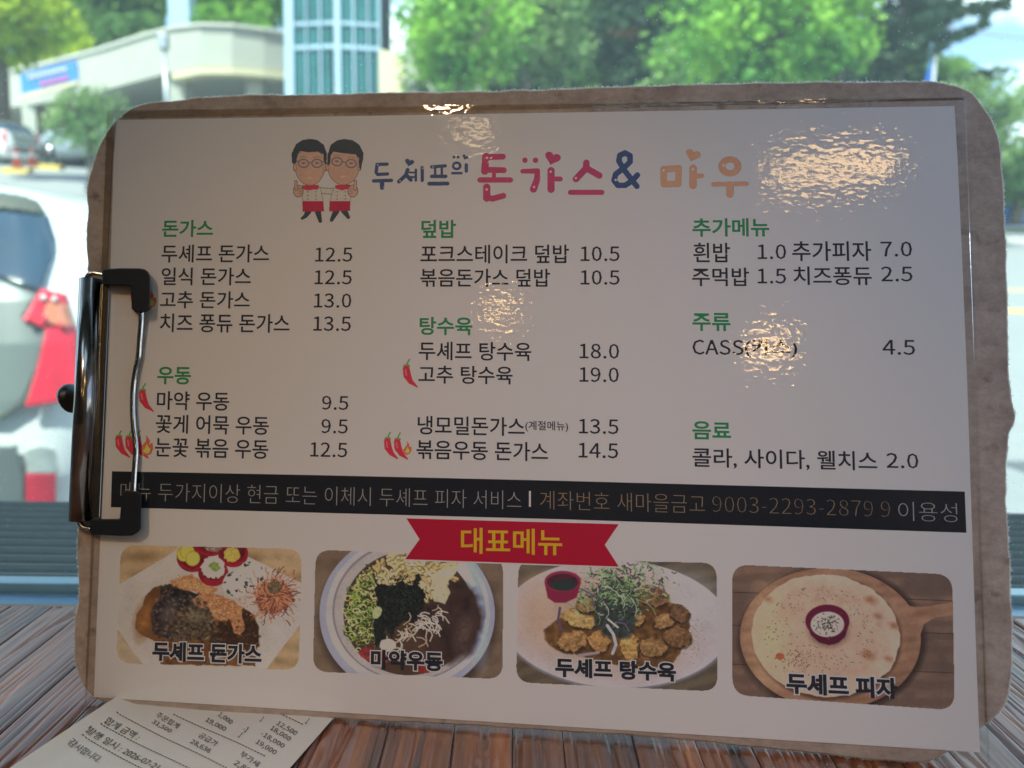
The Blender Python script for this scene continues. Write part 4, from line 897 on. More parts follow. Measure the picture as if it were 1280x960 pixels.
def glyphs(s, off=0.0):
    k = (s, off)
    key = 'thin ' if off < -0.02 else ''
    if k not in _cache and all(c == ' ' or key + c in SHAPES for c in s):
        V, F, x = [], [], 0
        for c in s:
            if c == ' ': x += 150; continue
            ad_, pv, pf = SHAPES[key + c]; b0 = len(V)
            V += [(x + pv[i], pv[i + 1], 0) for i in range(0, len(pv), 2)]; F += [tuple(b0 + q for q in f) for f in pf]; x += ad_
        _cache[k] = (np.array(V, float), F)
    if k not in _cache:
        c = bpy.data.curves.new('text_source', 'FONT'); c.body = s; c.offset = off; c.resolution_u = 4
        o = bpy.data.objects.new('text_source', c); COL.objects.link(o)
        dg = bpy.context.evaluated_depsgraph_get(); dg.update()
        me = bpy.data.meshes.new_from_object(o.evaluated_get(dg))
        V = np.array([v.co[:] for v in me.vertices]); F = [tuple(p.vertices) for p in me.polygons]
        bpy.data.objects.remove(o); bpy.data.curves.remove(c); bpy.data.meshes.remove(me)
        _cache[k] = (V, F)
    return _cache[k]
def text(s, x0, x1, y0, y1, mat, name='lettering', off=0.0, h=HP + 0.03, parent=None, ref=None, sl=None):
    V, F = glyphs(s, off)
    V0 = V if ref is None else glyphs(s, ref)[0]
    mn = V0.min(0); mxx = V0.max(0)
    u = (V[:, 0] - mn[0]) / (mxx[0] - mn[0]); v = (V[:, 1] - mn[1]) / (mxx[1] - mn[1])
    ym = (y0 + y1) / 2; S = slope(ym) if sl is None else sl; Ln = lean(x0) * (1 - u) + lean(x1) * u
    py = y1 + (y0 - y1) * v + u * (x1 - x0) * S
    px = x0 + (x1 - x0) * u + Ln * (py - ym - u * (x1 - x0) * S)
    P = bd_np(px, py, h) - np.array(Z0)
    return mesh_obj(name, P, F, mat, parent or menu)
HEAD = [('돈가스', 202.6, 266.4, 274.9, 296.5), ('우동', 196.6, 238.7, 458.3, 480.3), ('덮밥', 526.7, 569.9, 274.9, 297.5), ('탕수육', 524.5, 590.4, 396, 418.7),
        ('추가메뉴', 865.5, 961.5, 273, 296), ('주류', 865.5, 913, 391, 413.7), ('음료', 865.5, 913.7, 526.3, 549)]
for t_ in HEAD: text(*t_, M['green'], 'section_heading', off=0.022)
ROWS = [('두셰프 돈가스', 201.9, 336.5, 305.8, 328.3), ('12.5', 393.9, 440.6, 309.2, 327.3), ('일식 돈가스', 201.9, 313.5, 334.4, 356.6), ('12.5', 393.1, 439.9, 337.6, 355.6),
        ('고추 돈가스', 200.1, 312.4, 363.8, 385.4), ('13.0', 392.4, 439.2, 366.6, 384.7), ('치즈 퐁듀 돈가스', 199.8, 362, 391.8, 415.1), ('13.5', 391.7, 438.8, 395.3, 413.7),
        ('마약 우동', 196.2, 286.5, 488.8, 512.2), ('9.5', 402.4, 435.6, 494.5, 512.2), ('꽃게 어묵 우동', 194.8, 336.1, 518.0, 541.5), ('9.5', 401.6, 434.9, 523.5, 541.6),
        ('눈꽃 볶음 우동', 193.8, 335.4, 547.2, 571.0), ('12.5', 387.8, 434.2, 552.5, 571),
        ('포크스테이크 덮밥', 525.6, 711.2, 306, 329.4), ('10.5', 725.7, 774.6, 307.8, 326.6), ('볶음돈가스 덮밥', 525.3, 687.5, 335.8, 358.5), ('10.5', 725.7, 774.6, 337.6, 356),
        ('두셰프 탕수육', 523.5, 664.1, 426.8, 450), ('18.0', 724.3, 773.9, 429.3, 448.1), ('고추 탕수육', 523.1, 640.7, 456.6, 479.2), ('19.0', 724.3, 773.5, 458.7, 477.5),
        ('냉모밀돈가스', 522.1, 655.9, 519.6, 543), ('(계절메뉴)', 656.6, 710.1, 525.8, 539.4), ('13.5', 723.6, 773.2, 523.3, 542), ('볶음우동 돈가스', 520.6, 685, 549.8, 573.6), ('14.5', 723.2, 772.8, 553.4, 572.2),
        ('흰밥', 866.6, 912.6, 303.4, 328), ('1.0', 947, 982.7, 305.3, 324.1), ('추가피자', 990.2, 1089, 301.6, 326.4), ('7.0', 1100.7, 1140, 301.8, 320.9),
        ('주먹밥', 865.1, 936.3, 334.4, 357.8), ('1.5', 947, 982.7, 335.8, 354.6), ('치즈퐁듀', 991.6, 1089.7, 333, 356.3), ('2.5', 1101.4, 1140.7, 333, 352),
        ('CASS', 865.5, 929.5, 424.4, 443.3), ('(카스)', 931, 996.5, 423.0, 446.5), ('4.5', 1103.1, 1143.9, 424.7, 443.5),
        ('콜라, 사이다, 웰치스', 865.5, 1096.4, 559.6, 584.8), ('2.0', 1108, 1148, 566, 585)]
for t_ in ROWS:
    pr = t_[0][0].isdigit()
    text(*t_, M['ink'], 'price' if pr else 'dish_name', off=0.0 if pr else 0.011)
poly_on('notice_bar', [(140, 589), (400, 594), (700, 601), (1000, 609), (1206, 614.5), (1208, 666), (1000, 659), (700, 649), (400, 641), (138.5, 634)], M['bar'], HP + 0.02)
text('메뉴 두가지이상 현금 또는 이체시 두셰프 피자 서비스', 150.6, 651.6, 602.3, 625.5, M['barwhite'], 'notice_lettering', off=-0.017, h=HP + 0.05, sl=0.0225)
text('|', 661.2, 663.6, 613.7, 633.4, M['white'], 'notice_divider', off=0.01, h=HP + 0.05)
text('계좌번호 새마을금고', 675, 881, 613.2, 636.5, M['bartan'], 'notice_lettering', off=-0.017, h=HP + 0.05, sl=0.026)
text('9003-2293-2879 9', 890.5, 1112.5, 620.2, 639.6, M['bartan'], 'notice_lettering', off=-0.026, h=HP + 0.05, sl=0.03)
text('이용성', 1122.9, 1196.5, 626.8, 650.5, M['barwhite'], 'notice_lettering', off=-0.017, h=HP + 0.05, sl=0.032)

# ------------------------------------------------------------------ printed pictures, painted on fine coloured grids
class Pic:
    """a printed picture: grid of vertex colours, in the units of an enlarged crop of the photo"""
    def __init__(s, ox, oy, sc, x0, y0, x1, y1, step):
        s.ox, s.oy, s.sc = ox, oy, sc
        s.nx = int((x1 - x0) / step) + 1; s.ny = int((y1 - y0) / step) + 1
        s.X, s.Y = np.meshgrid(np.linspace(x0, x1, s.nx), np.linspace(y0, y1, s.ny))
        s.C = np.zeros(s.X.shape + (3,)); s.A = np.zeros(s.X.shape); s.st = step
    def n(s, k, seed=0, o=3): return fbm(s.X / k, s.Y / k, seed, o)
    def put(s, mask, col, var=0, k=20, seed=0, alpha=False):
        c = np.array(col, float)[None, None, :] * (1 + (var * s.n(k, seed))[..., None] if var else 1)
        mk = np.clip(mask, 0, 1)[..., None]
        s.C = s.C * (1 - mk) + c * mk
        if alpha: s.A = np.maximum(s.A, mk[..., 0])
    def ell(s, cx, cy, rx, ry, rot=0, wob=0, k=20, seed=0, soft=2.0):
        c, q = math.cos(rot), math.sin(rot); dx = s.X - cx; dy = s.Y - cy
        u = (dx * c + dy * q) / rx; v = (-dx * q + dy * c) / ry
        r = np.sqrt(u * u + v * v) + 1e-6
        d = (r - 1) * min(rx, ry)
        if wob: d = d + wob * s.n(k, seed)
        return 0.5 - d / (2 * soft)
    def seg(s, pts, w, soft=1.5, wob=0, k=15, seed=0):
        D = np.full(s.X.shape, 1e9); pts = [tuple(p) for p in pts]; ws = w if isinstance(w, (list, tuple)) else [w] * len(pts)
        for i in range(max(1, len(pts) - 1)):
            (x1, y1) = pts[i]; (x2, y2) = pts[min(i + 1, len(pts) - 1)]
            L2 = (x2 - x1) ** 2 + (y2 - y1) ** 2 + 1e-9
            t = np.clip(((s.X - x1) * (x2 - x1) + (s.Y - y1) * (y2 - y1)) / L2, 0, 1)
            d = np.hypot(s.X - x1 - t * (x2 - x1), s.Y - y1 - t * (y2 - y1)) - (ws[i] * (1 - t) + ws[min(i + 1, len(pts) - 1)] * t) / 2
            D = np.minimum(D, d)
        if wob: D = D + wob * s.n(k, seed)
        return 0.5 - D / (2 * soft)
    def quick(s, pts, w, col, soft=1.5):          # a short strand: only its own neighbourhood
        xs = [p[0] for p in pts]; ys = [p[1] for p in pts]; m = w + 4
        j0 = np.searchsorted(s.X[0], min(xs) - m); j1 = np.searchsorted(s.X[0], max(xs) + m); i0 = np.searchsorted(s.Y[:, 0], min(ys) - m); i1 = np.searchsorted(s.Y[:, 0], max(ys) + m)
        if j1 <= j0 or i1 <= i0: return
        X = s.X[i0:i1, j0:j1]; Y = s.Y[i0:i1, j0:j1]; D = np.full(X.shape, 1e9)
        for i in range(len(pts) - 1):
            (x1, y1) = pts[i]; (x2, y2) = pts[i + 1]; L2 = (x2 - x1) ** 2 + (y2 - y1) ** 2 + 1e-9
            t = np.clip(((X - x1) * (x2 - x1) + (Y - y1) * (y2 - y1)) / L2, 0, 1)
            D = np.minimum(D, np.hypot(X - x1 - t * (x2 - x1), Y - y1 - t * (y2 - y1)) - w / 2)
        mk = np.clip(0.5 - D / (2 * soft), 0, 1)[..., None]
        s.C[i0:i1, j0:j1] = s.C[i0:i1, j0:j1] * (1 - mk) + np.array(col, float) * mk
    def poly(s, pts, soft=1.5, wob=0, k=20, seed=0):
        X, Y = s.X, s.Y
        if wob:
            X = X + wob * s.n(k, seed); Y = Y + wob * s.n(k, seed + 5)
        ins = np.zeros(X.shape, bool); D = np.full(X.shape, 1e9); n = len(pts)
        for i in range(n):
            (x1, y1), (x2, y2) = pts[i], pts[(i + 1) % n]
            if y1 != y2:
                c = ((y1 > Y) != (y2 > Y)) & (X < (x2 - x1) * (Y - y1) / (y2 - y1) + x1); ins ^= c
            L2 = (x2 - x1) ** 2 + (y2 - y1) ** 2 + 1e-9
            t = np.clip(((X - x1) * (x2 - x1) + (Y - y1) * (y2 - y1)) / L2, 0, 1)
            D = np.minimum(D, np.hypot(X - x1 - t * (x2 - x1), Y - y1 - t * (y2 - y1)))
        return 0.5 + np.where(ins, D, -D) / (2 * soft)
    def build(s, name, h, parent, gain=(4.1, 4.3, 4.0)):
        c = np.clip(s.C * (1 + 0.06 * s.n(7, 31, 2) + 0.05 * s.n(90, 33, 3))[..., None], 0, 255) / 255
        if gain[0] < 3: c = np.clip(0.5 * (c.mean(2, keepdims=True) + c) * 0 + c, 0, 1); c = (c * 0.93 + 0.035) * (0.82 + 0.24 * np.clip(c.max(2, keepdims=True) / 0.6, 0, 1))
        l = np.where(c <= 0.04045, c / 12.92, ((c + 0.055) / 1.055) ** 2.4) * np.array(gain)
        l = np.clip(l, 0.004, 0.84)
        keep = (s.A[:-1, :-1] + s.A[1:, :-1] + s.A[:-1, 1:] + s.A[1:, 1:]) / 4 > 0.5
        ii, jj = np.nonzero(keep); q = ii * s.nx + jj
        F = np.c_[q, q + s.nx, q + s.nx + 1, q + 1]
        used, inv = np.unique(F, return_inverse=True); F = inv.reshape(F.shape)
        px = s.ox + s.X.ravel()[used] / s.sc; py = s.oy + s.Y.ravel()[used] / s.sc
        V = bd_np(px, py, h) - np.array(Z0)
        return np_mesh(name, V, F, M['print'], parent, rgb=l.reshape(-1, 3)[used])
def rrect(pts, r, k=6):
    out = []; n = len(pts)
    for i in range(n):
        p = Vector(pts[i]); a = Vector(pts[i - 1]); b_ = Vector(pts[(i + 1) % n])
        u = (a - p).normalized() * r; v = (b_ - p).normalized() * r
        for j in range(k + 1):
            t = j / k; out.append(tuple((1 - t) ** 2 * (p + u) + 2 * t * (1 - t) * p + t * t * (p + v)))
    return out
g = random.Random(3)
STEP = 3.2
# --- first photo: cutlets in brown sauce on a square white plate
c1 = Pic(130, 670, 4.923, 70, 40, 1230, 840, STEP)
c1.put(np.ones(c1.X.shape), (150, 112, 78)); c1.put(0.5 + 0.5 * np.sin((c1.Y + 26 * c1.n(140, 2)) / 17), (122, 88, 58)); c1.put(0.5 + 1.2 * c1.n(160, 8), (158, 122, 88))
c1.put(c1.poly([(60, 318), (435, 95), (470, 40), (830, 40), (890, 128), (1215, 290), (1225, 520), (1000, 818), (245, 818), (228, 788), (75, 560)], 2), (158, 136, 124), 0.04, 200)
c1.put(c1.ell(560, 560, 420, 300, 0, 0, soft=90) * 0.45, (150, 122, 108))
c1.put(c1.poly([(350, 300), (300, 320), (255, 370), (240, 430), (198, 480), (192, 570), (230, 610), (300, 640), (350, 790), (930, 800), (955, 620), (950, 560), (930, 490), (860, 440), (700, 420), (400, 330)], 3, 7, 40), (96, 54, 28), 0.28, 60, 3)
c1.put(c1.ell(240, 520, 50, 120, 0.2, 8, 40, soft=20) * 0.7, (124, 72, 34), 0.2, 30)
c1.put(c1.poly([(345, 320), (405, 295), (580, 360), (660, 470), (640, 620), (400, 640), (300, 600), (285, 490), (310, 420), (345, 380)], 3, 9, 35, 4), (52, 36, 34), 0.5, 16, 6)
c1.put(c1.poly([(380, 300), (580, 365), (520, 430), (420, 450), (360, 400)], 6, 6, 30, 4), (26, 24, 26), 0.6, 12, 6)
c1.put(c1.poly([(440, 500), (480, 440), (560, 415), (650, 460), (700, 540), (700, 640), (420, 640), (410, 570)], 4, 8, 30, 7), (78, 54, 38), 0.5, 13, 9)
c1.put(c1.poly([(660, 530), (800, 520), (840, 450), (900, 470), (950, 560), (955, 680), (700, 700), (640, 640)], 5, 6, 30, 7), (50, 28, 20), 0.45, 14, 9)
for P_ in ([(405, 280), (470, 255), (540, 235), (620, 290), (700, 330), (640, 380), (560, 345), (430, 320)], [(530, 400), (600, 345), (700, 360), (800, 400), (855, 440), (850, 500), (870, 560), (840, 615), (800, 600), (780, 530), (690, 520), (640, 470), (570, 430)]):
    c1.put(c1.poly(P_, 3, 9, 16, 11), (152, 92, 58), 0.3, 11, 12)
for k in range(420):
    x = g.choice([g.gauss(560, 70), g.gauss(720, 80)]); y = (275 + (x - 430) * 0.25 + g.gauss(0, 16) if x < 650 else 430 + g.gauss(0, 38)) 
    c1.quick([(x, y), (x + g.uniform(-9, 9), y + g.uniform(-9, 9))], g.uniform(3, 7), g.choice([(178, 118, 78), (130, 72, 40), (160, 100, 62), (190, 134, 92)]))
for (cx, cy, rx, ry) in ((545, 130, 98, 92), (650, 60, 95, 65), (795, 110, 92, 82)):
    c1.put(c1.ell(cx, cy, rx, ry), (118, 14, 26), 0.2, 40); c1.put(c1.ell(cx - 4, cy - 12, rx * .82, ry * .74), (88, 18, 22), 0.3, 30); c1.put(c1.ell(cx, cy - ry * .1, rx * .9, ry * .85, 0, 0, soft=3) * 0 + c1.seg([(cx - rx * .7, cy + ry * .55), (cx, cy + ry * .93), (cx + rx * .7, cy + ry * .55)], 8), (140, 22, 36))
for (cx, cy) in ((492, 110), (510, 95), (545, 138)):
    c1.put(c1.ell(cx, cy, 46, 48, 0.3), (150, 122, 40), 0.12, 15); c1.put(c1.ell(cx + 3, cy + 2, 38, 40, 0.3), (178, 150, 60), 0.1, 15)
c1.put(c1.ell(788, 115, 48, 46, 0, 10, 20), (196, 128, 56), 0.15, 12); c1.put(c1.ell(670, 75, 50, 22, 0, 6), (120, 88, 78), 0.5, 10)
c1.put(c1.ell(672, 225, 92, 85), (120, 20, 30), 0.2, 40); c1.put(c1.ell(672, 205, 74, 66), (90, 20, 26))
c1.put(c1.ell(672, 195, 74, 66, 0, 14, 16), (186, 172, 150), 0.22, 9); c1.put(c1.ell(680, 190, 34, 30, 0.4, 14, 10, 3), (120, 122, 60), 0.3, 8)
for (cx, cy, rx, ry) in ((810, 295, 78, 82), (905, 235, 84, 82)):
    c1.put(c1.ell(cx, cy, rx, ry, 0, 6), (176, 166, 146), 0.15, 12); c1.put((c1.n(26, 5, 2) - 0.13) * 6 * (c1.ell(cx, cy, rx * .95, ry * .95) > 0.5), (46, 52, 48))
zones = (([(345, 320), (405, 295), (580, 360), (660, 470), (640, 620), (400, 640), (300, 600), (285, 490), (310, 420)], 520, [(34, 24, 22), (84, 56, 44), (62, 44, 40), (108, 80, 66), (24, 18, 18)]),
         ([(440, 500), (480, 440), (560, 415), (650, 460), (700, 540), (700, 640), (420, 640), (410, 570)], 420, [(58, 40, 30), (104, 76, 54), (84, 66, 44), (120, 92, 66), (36, 26, 22)]),
         ([(660, 530), (800, 520), (840, 450), (900, 470), (950, 560), (955, 760), (380, 780), (330, 650), (640, 640)], 420, [(60, 32, 20), (90, 52, 30), (40, 22, 16), (110, 70, 42)]))
for zp, zn, zc in zones:
    x0_, x1_ = min(p[0] for p in zp), max(p[0] for p in zp); y0_, y1_ = min(p[1] for p in zp), max(p[1] for p in zp)
    for k in range(zn):
        x = g.uniform(x0_, x1_); y = g.uniform(y0_, y1_)
        if inpoly(x, y, zp): c1.quick([(x, y), (x + g.uniform(-12, 12), y + g.uniform(-9, 9))], g.uniform(4, 11), g.choice(zc), 7)
for px_, py_, pr_ in ((470, 240, 60), (600, 262, 50)):
    c1.put(c1.ell(px_ + 30, py_ + 60, pr_, 18, 0.2, 8, 14, soft=5) * .8, (168, 106, 66), 0.3, 9)
c1.put(c1.ell(1045, 378, 118, 98, 0, 30, 22, soft=6), (112, 58, 40), 0.4, 10)
c1.put(c1.ell(400, 470, 40, 70, 0.5, 8, soft=26) * .45, (120, 96, 84)); c1.put(c1.ell(560, 500, 60, 34, 0, 8, soft=26) * .4, (130, 108, 84))
for k in range(480):
    a = g.uniform(0, 6.28); r = abs(g.gauss(0, 66)); x = 1045 + math.cos(a) * r * 1.1; y = 370 + math.sin(a) * r
    a2 = a + g.gauss(0, .6); Ln = g.uniform(18, 55)
    c1.quick([(x, y), (x + math.cos(a2) * Ln * .5, y + math.sin(a2) * Ln * .5 + 3), (x + math.cos(a2 + .3) * Ln, y + math.sin(a2 + .3) * Ln)], g.uniform(4, 7.5), g.choice([(156, 84, 58), (126, 60, 42), (172, 106, 80), (96, 48, 36), (160, 94, 62)]))
c1.put(c1.ell(1050, 315, 46, 40, 0, 16, 12, 4), (92, 68, 48), 0.5, 7)
c1.put(c1.poly([(75, 560), (80, 600), (245, 792), (240, 830), (60, 840), (60, 560)], 2), (150, 118, 92), 0.06, 60)
# --- second photo: udon bowl
c2 = Pic(380, 670, 4.923, 45, 75, 1235, 890, STEP)
c2.put(np.ones(c2.X.shape), (104, 78, 60)); c2.put(0.5 + 0.9 * np.sin((c2.Y + 30 * c2.n(170, 2)) / 23), (92, 68, 50)); c2.put(0.5 + 1.0 * c2.n(150, 8), (112, 86, 66)); c2.put(c2.seg([(50, 566), (180, 566)], 3), (60, 42, 32))
c2.put(c2.ell(640, 520, 560, 520, 0, soft=16) * .6, (66, 48, 40))
c2.put(c2.ell(635, 480, 540, 500, 0), (138, 128, 138)); c2.put(c2.ell(640, 470, 505, 465), (158, 142, 138), 0.05, 90); c2.put(c2.ell(645, 462, 470, 430), (120, 104, 104)); c2.put(c2.ell(645, 465, 458, 418), (150, 130, 122))
c2.put(c2.ell(1040, 420, 70, 320, -0.12, soft=30) * .85, (140, 148, 172)); c2.put(c2.ell(1010, 280, 26, 130, -0.35, soft=14), (188, 198, 205))
c2.put(c2.ell(645, 475, 402, 382), (70, 46, 34), 0.18, 60); c2.put(c2.ell(900, 520, 200, 260, 0.1, 20, 60, soft=25), (56, 36, 32), 0.3, 50)
c2.put(c2.ell(980, 600, 60, 120, 0.3, 10, soft=25) * .6, (86, 60, 52), 0.3, 20)
for k in range(260):
    a = g.uniform(0, 6.28); r = math.sqrt(g.random()); x = 590 + math.cos(a) * r * 270; y = 235 + math.sin(a) * r * 150
    if (x - 645) ** 2 / 390 ** 2 + (y - 475) ** 2 / 370 ** 2 > 1: continue
    a2 = g.uniform(-1, 1) + (0.8 if x < 500 else -0.6); Ln = g.uniform(40, 100)
    pts = [(x + math.cos(a2 + t * .8) * Ln * t, y + math.sin(a2 + t * .8) * Ln * t) for t in (0, .35, .7, 1)]
    c2.quick([(p[0] + 3, p[1] + 4) for p in pts], 21, (112, 82, 48), 2.5); c2.quick(pts, 17, g.choice([(176, 146, 96), (188, 158, 108), (164, 132, 84), (198, 170, 124)]), 2.5)
c2.put(c2.poly([(850, 200), (960, 165), (930, 230), (880, 290), (900, 350), (870, 420), (800, 400), (780, 330), (790, 240)], 4, 6, 30), (178, 150, 112), 0.2, 20)
for k in range(240):
    x = g.gauss(345, 68); y = g.gauss(480, 125)
    if (x - 645) ** 2 / 395 ** 2 + (y - 475) ** 2 / 372 ** 2 > 1 or x > 520: continue
    r = g.uniform(10, 30); c_ = g.choice([(150, 150, 70), (124, 132, 60), (92, 104, 44), (176, 172, 104), (60, 70, 36)])
    a0 = g.uniform(0, 6.28); c2.quick([(x + r * math.cos(a0 + q * .8), y + r * .8 * math.sin(a0 + q * .8)) for q in range(g.choice([5, 9]))], g.uniform(4, 9), c_)
    if g.random() < .5: c2.quick([(x, y), (x + 6, y + 4)], 12, (40, 46, 30))
c2.put(c2.poly([(440, 300), (420, 240), (435, 235), (450, 290), (540, 310), (600, 270), (670, 310), (690, 235), (715, 240), (710, 310), (750, 350), (740, 430), (700, 480), (700, 560), (620, 520), (560, 560), (540, 640), (500, 560), (500, 660), (440, 690), (430, 560), (450, 460)], 3, 16, 22, 4), (27, 28, 26), 0.6, 9, 3)
for k in range(260):
    x = g.gauss(600, 75); y = g.gauss(400, 75); c2.quick([(x, y), (x + g.uniform(-26, 26), y + g.uniform(-22, 22))], g.uniform(4, 8), g.choice([(14, 16, 16), (46, 50, 40), (30, 34, 30), (22, 22, 26)]))
for k in range(46):
    x = g.uniform(560, 830); y = 640 - (x - 560) * .8 + g.gauss(0, 42) + (60 if x > 720 else 0); a2 = g.uniform(-1.5, 1.5); Ln = g.uniform(50, 110)
    c2.quick([(x + math.cos(a2 + t) * Ln * t, y + math.sin(a2 + t) * Ln * t * .8) for t in (0, .3, .6, 1)], 8, g.choice([(176, 146, 120), (150, 118, 96), (190, 164, 138)]))
c2.put(c2.ell(515, 672, 52, 40, 0, 6), (186, 160, 128), 0.15, 20); c2.put(c2.ell(430, 735, 95, 42, 0.3, 8), (118, 34, 34), 0.4, 22); c2.put(c2.ell(730, 820, 60, 24, 0, 6), (120, 34, 30), 0.3, 12)
c2.put(c2.ell(450, 470, 26, 42, 0.5, 5), (150, 150, 96), 0.2, 10)
# --- third photo: sweet and sour pork on an oval plate
c3 = Pic(630, 690, 4.571, 60, 25, 1235, 810, STEP)
c3.put(np.ones(c3.X.shape), (84, 70, 54)); c3.put(0.5 + 1.0 * c3.n(120, 8), (72, 58, 46)); c3.put(0.5 + 0.7 * np.sin((c3.X * .3 + c3.Y + 20 * c3.n(90, 1)) / 14), (92, 74, 56))
c3.put(c3.ell(640, 420, 655, 368, 0.05, soft=7), (110, 104, 108)); c3.put(c3.ell(640, 410, 650, 365, 0.05), (160, 142, 140), 0.03, 200); c3.put(c3.ell(620, 405, 560, 320, 0.05, soft=60) * .7, (152, 120, 100)); c3.put(c3.ell(1040, 330, 190, 200, 0, soft=90) * .6, (158, 146, 142))
c3.put(c3.ell(190, 330, 120, 200, 0, soft=60) * .5, (160, 124, 100))
c3.put(c3.poly([(225, 440), (330, 370), (500, 300), (900, 260), (1040, 340), (1065, 430), (1010, 560), (960, 640), (800, 660), (600, 640), (420, 590), (300, 560), (235, 500)], 5, 12, 40, 6), (92, 58, 32), 0.4, 26, 2)
for (cx, cy, rx, ry, ro, cc) in ((430, 380, 95, 52, 0.3, (150, 112, 66)), (390, 510, 88, 58, -.2, (128, 88, 52)), (545, 510, 62, 60, .5, (140, 96, 54)), (720, 540, 50, 82, -.2, (150, 106, 58)), (850, 545, 90, 52, .1, (120, 84, 50)), (985, 480, 82, 62, .3, (108, 72, 44)), (925, 390, 76, 42, -.4, (130, 92, 56)), (1000, 350, 62, 46, .5, (96, 64, 42)), (760, 380, 40, 48, 0, (148, 104, 58)), (850, 250, 92, 56, .3, (110, 74, 48)), (470, 300, 60, 50, 0, (120, 90, 56))):
    c3.put(c3.ell(cx + 4, cy + 8, rx * 1.05, ry * 1.08, ro, 10, 20, soft=6), (54, 34, 24)); c3.put(c3.ell(cx, cy, rx, ry, ro, 16, 22, int(cx)), cc, 0.42, 13, int(cy)); c3.put(c3.ell(cx - rx * .2, cy - ry * .35, rx * .5, ry * .3, ro, 10, 12, int(cx), soft=8) * .6, [min(255, v * 1.25) for v in cc], 0.3, 8)
c3.put(c3.ell(645, 330, 130, 170, 0, 30, 40, soft=10) * .8, (48, 52, 48), 0.5, 18)
for k in range(620):
    x = g.gauss(660, 115); y = g.gauss(200, 85)
    if y > 440 - abs(x - 660) * .6 or y < 50: continue
    a2 = g.uniform(0, 6.28); Ln = g.uniform(8, 36)
    c3.quick([(x, y), (x + math.cos(a2) * Ln * .5, y + math.sin(a2) * Ln * .5), (x + math.cos(a2 + .5) * Ln, y + math.sin(a2 + .5) * Ln)], g.uniform(3, 9), g.choice([(96, 110, 66), (120, 134, 88), (70, 84, 56), (52, 62, 46), (140, 150, 110), (66, 54, 62), (44, 50, 40)]))
for k in range(34):
    x = g.uniform(430, 930); y = g.uniform(120, 420); a2 = g.uniform(0, 3.14); Ln = g.uniform(60, 150)
    c3.quick([(x + math.cos(a2 + t) * Ln * t, y - math.sin(a2 + t * .6) * Ln * t) for t in (0, .3, .6, 1)], g.uniform(3, 5), g.choice([(138, 148, 104), (116, 128, 84), (150, 140, 128)]))
for pts, cc, wv in (([(590, 420), (625, 470), (640, 530), (620, 580)], (152, 140, 140), 18), ([(320, 320), (310, 380), (330, 450)], (84, 60, 76), 14), ([(440, 210), (500, 240), (510, 300)], (92, 64, 84), 9), ([(640, 400), (690, 410), (715, 450)], (98, 76, 100), 8), ([(430, 590), (540, 575)], (134, 110, 110), 16), ([(595, 385), (650, 430)], (170, 150, 130), 12)):
    c3.put(c3.seg(pts, wv), cc, 0.1, 10)
c3.put(c3.poly([(232, 175), (440, 175), (415, 260), (350, 290), (290, 290), (250, 262)], 3), (112, 26, 46)); c3.put(c3.ell(336, 168, 104, 60), (124, 32, 52)); c3.put(c3.ell(336, 172, 90, 48), (66, 28, 36), 0.2, 20); c3.put(c3.ell(340, 190, 72, 32), (38, 46, 42))
for k in range(70): c3.quick([(g.gauss(1080, 30), g.gauss(510, 70)), (g.gauss(1080, 30), g.gauss(510, 70))][:1] * 2, 4, (96, 70, 56))
# --- fourth photo: flatbread pizza on a round board
c4 = Pic(900, 690, 4.0, 50, 55, 1185, 800, 2.8)
c4.put(np.ones(c4.X.shape), (100, 76, 58)); c4.put(0.5 + 0.8 * np.sin((c4.Y + c4.X * .04 + 40 * c4.n(220, 2)) / 13), (116, 88, 66)); c4.put(0.5 + 1.6 * c4.n(150, 8), (94, 72, 58))
for yy in (200, 365, 560): c4.put(c4.seg([(50, yy), (1180, yy + 45)], 3), (44, 32, 30))
c4.put(c4.ell(560, 445, 470, 372, 0, soft=12) * .7, (44, 32, 28))
c4.put(c4.poly([(830, 215), (900, 262), (980, 275), (1060, 268), (1180, 250), (1180, 316), (1080, 325), (1020, 360), (1000, 420), (900, 520)], 3), (134, 96, 68)); c4.put(c4.ell(552, 432, 452, 352, 0.06), (132, 94, 66))
wd = (c4.ell(552, 432, 452, 352, 0.06) > .5) | (c4.poly([(830, 215), (900, 262), (980, 275), (1180, 250), (1180, 316), (1080, 325), (1020, 360), (1000, 420)], 3) > .5)
c4.put((0.5 + 0.8 * np.sin((c4.Y * 1.0 + c4.X * .1 + 26 * c4.n(120, 4)) / 9)) * wd * .55, (116, 80, 56)); c4.put((0.3 + c4.n(90, 9)) * wd, (146, 106, 76))
c4.put(c4.ell(532, 428, 376, 312, 0.12, 5, 60, soft=8) * .8, (74, 50, 38)); c4.put(c4.ell(528, 418, 372, 306, 0.12, 8, 50), (178, 146, 116), 0.05, 60); c4.put(c4.ell(520, 420, 340, 272, 0.12, 8, 60, soft=30) * .8, (168, 136, 106), 0.1, 40); c4.put(c4.ell(250, 420, 90, 200, 0, 10, soft=60) * .6, (184, 154, 108)); c4.put(c4.ell(620, 500, 130, 90, 0, soft=60) * .5, (172, 134, 108))
for (x, y, r) in ((755, 240, 26), (790, 320, 16), (870, 370, 22), (740, 515, 30), (845, 535, 18), (240, 235, 18)): c4.put(c4.ell(x, y, r * 1.3, r * .8, .4, 6, 10, soft=9) * .7, (136, 92, 60))
c4.put(c4.poly([(280, 512), (296, 503), (322, 515), (318, 532), (302, 543), (276, 530)], 2), (150, 74, 44))
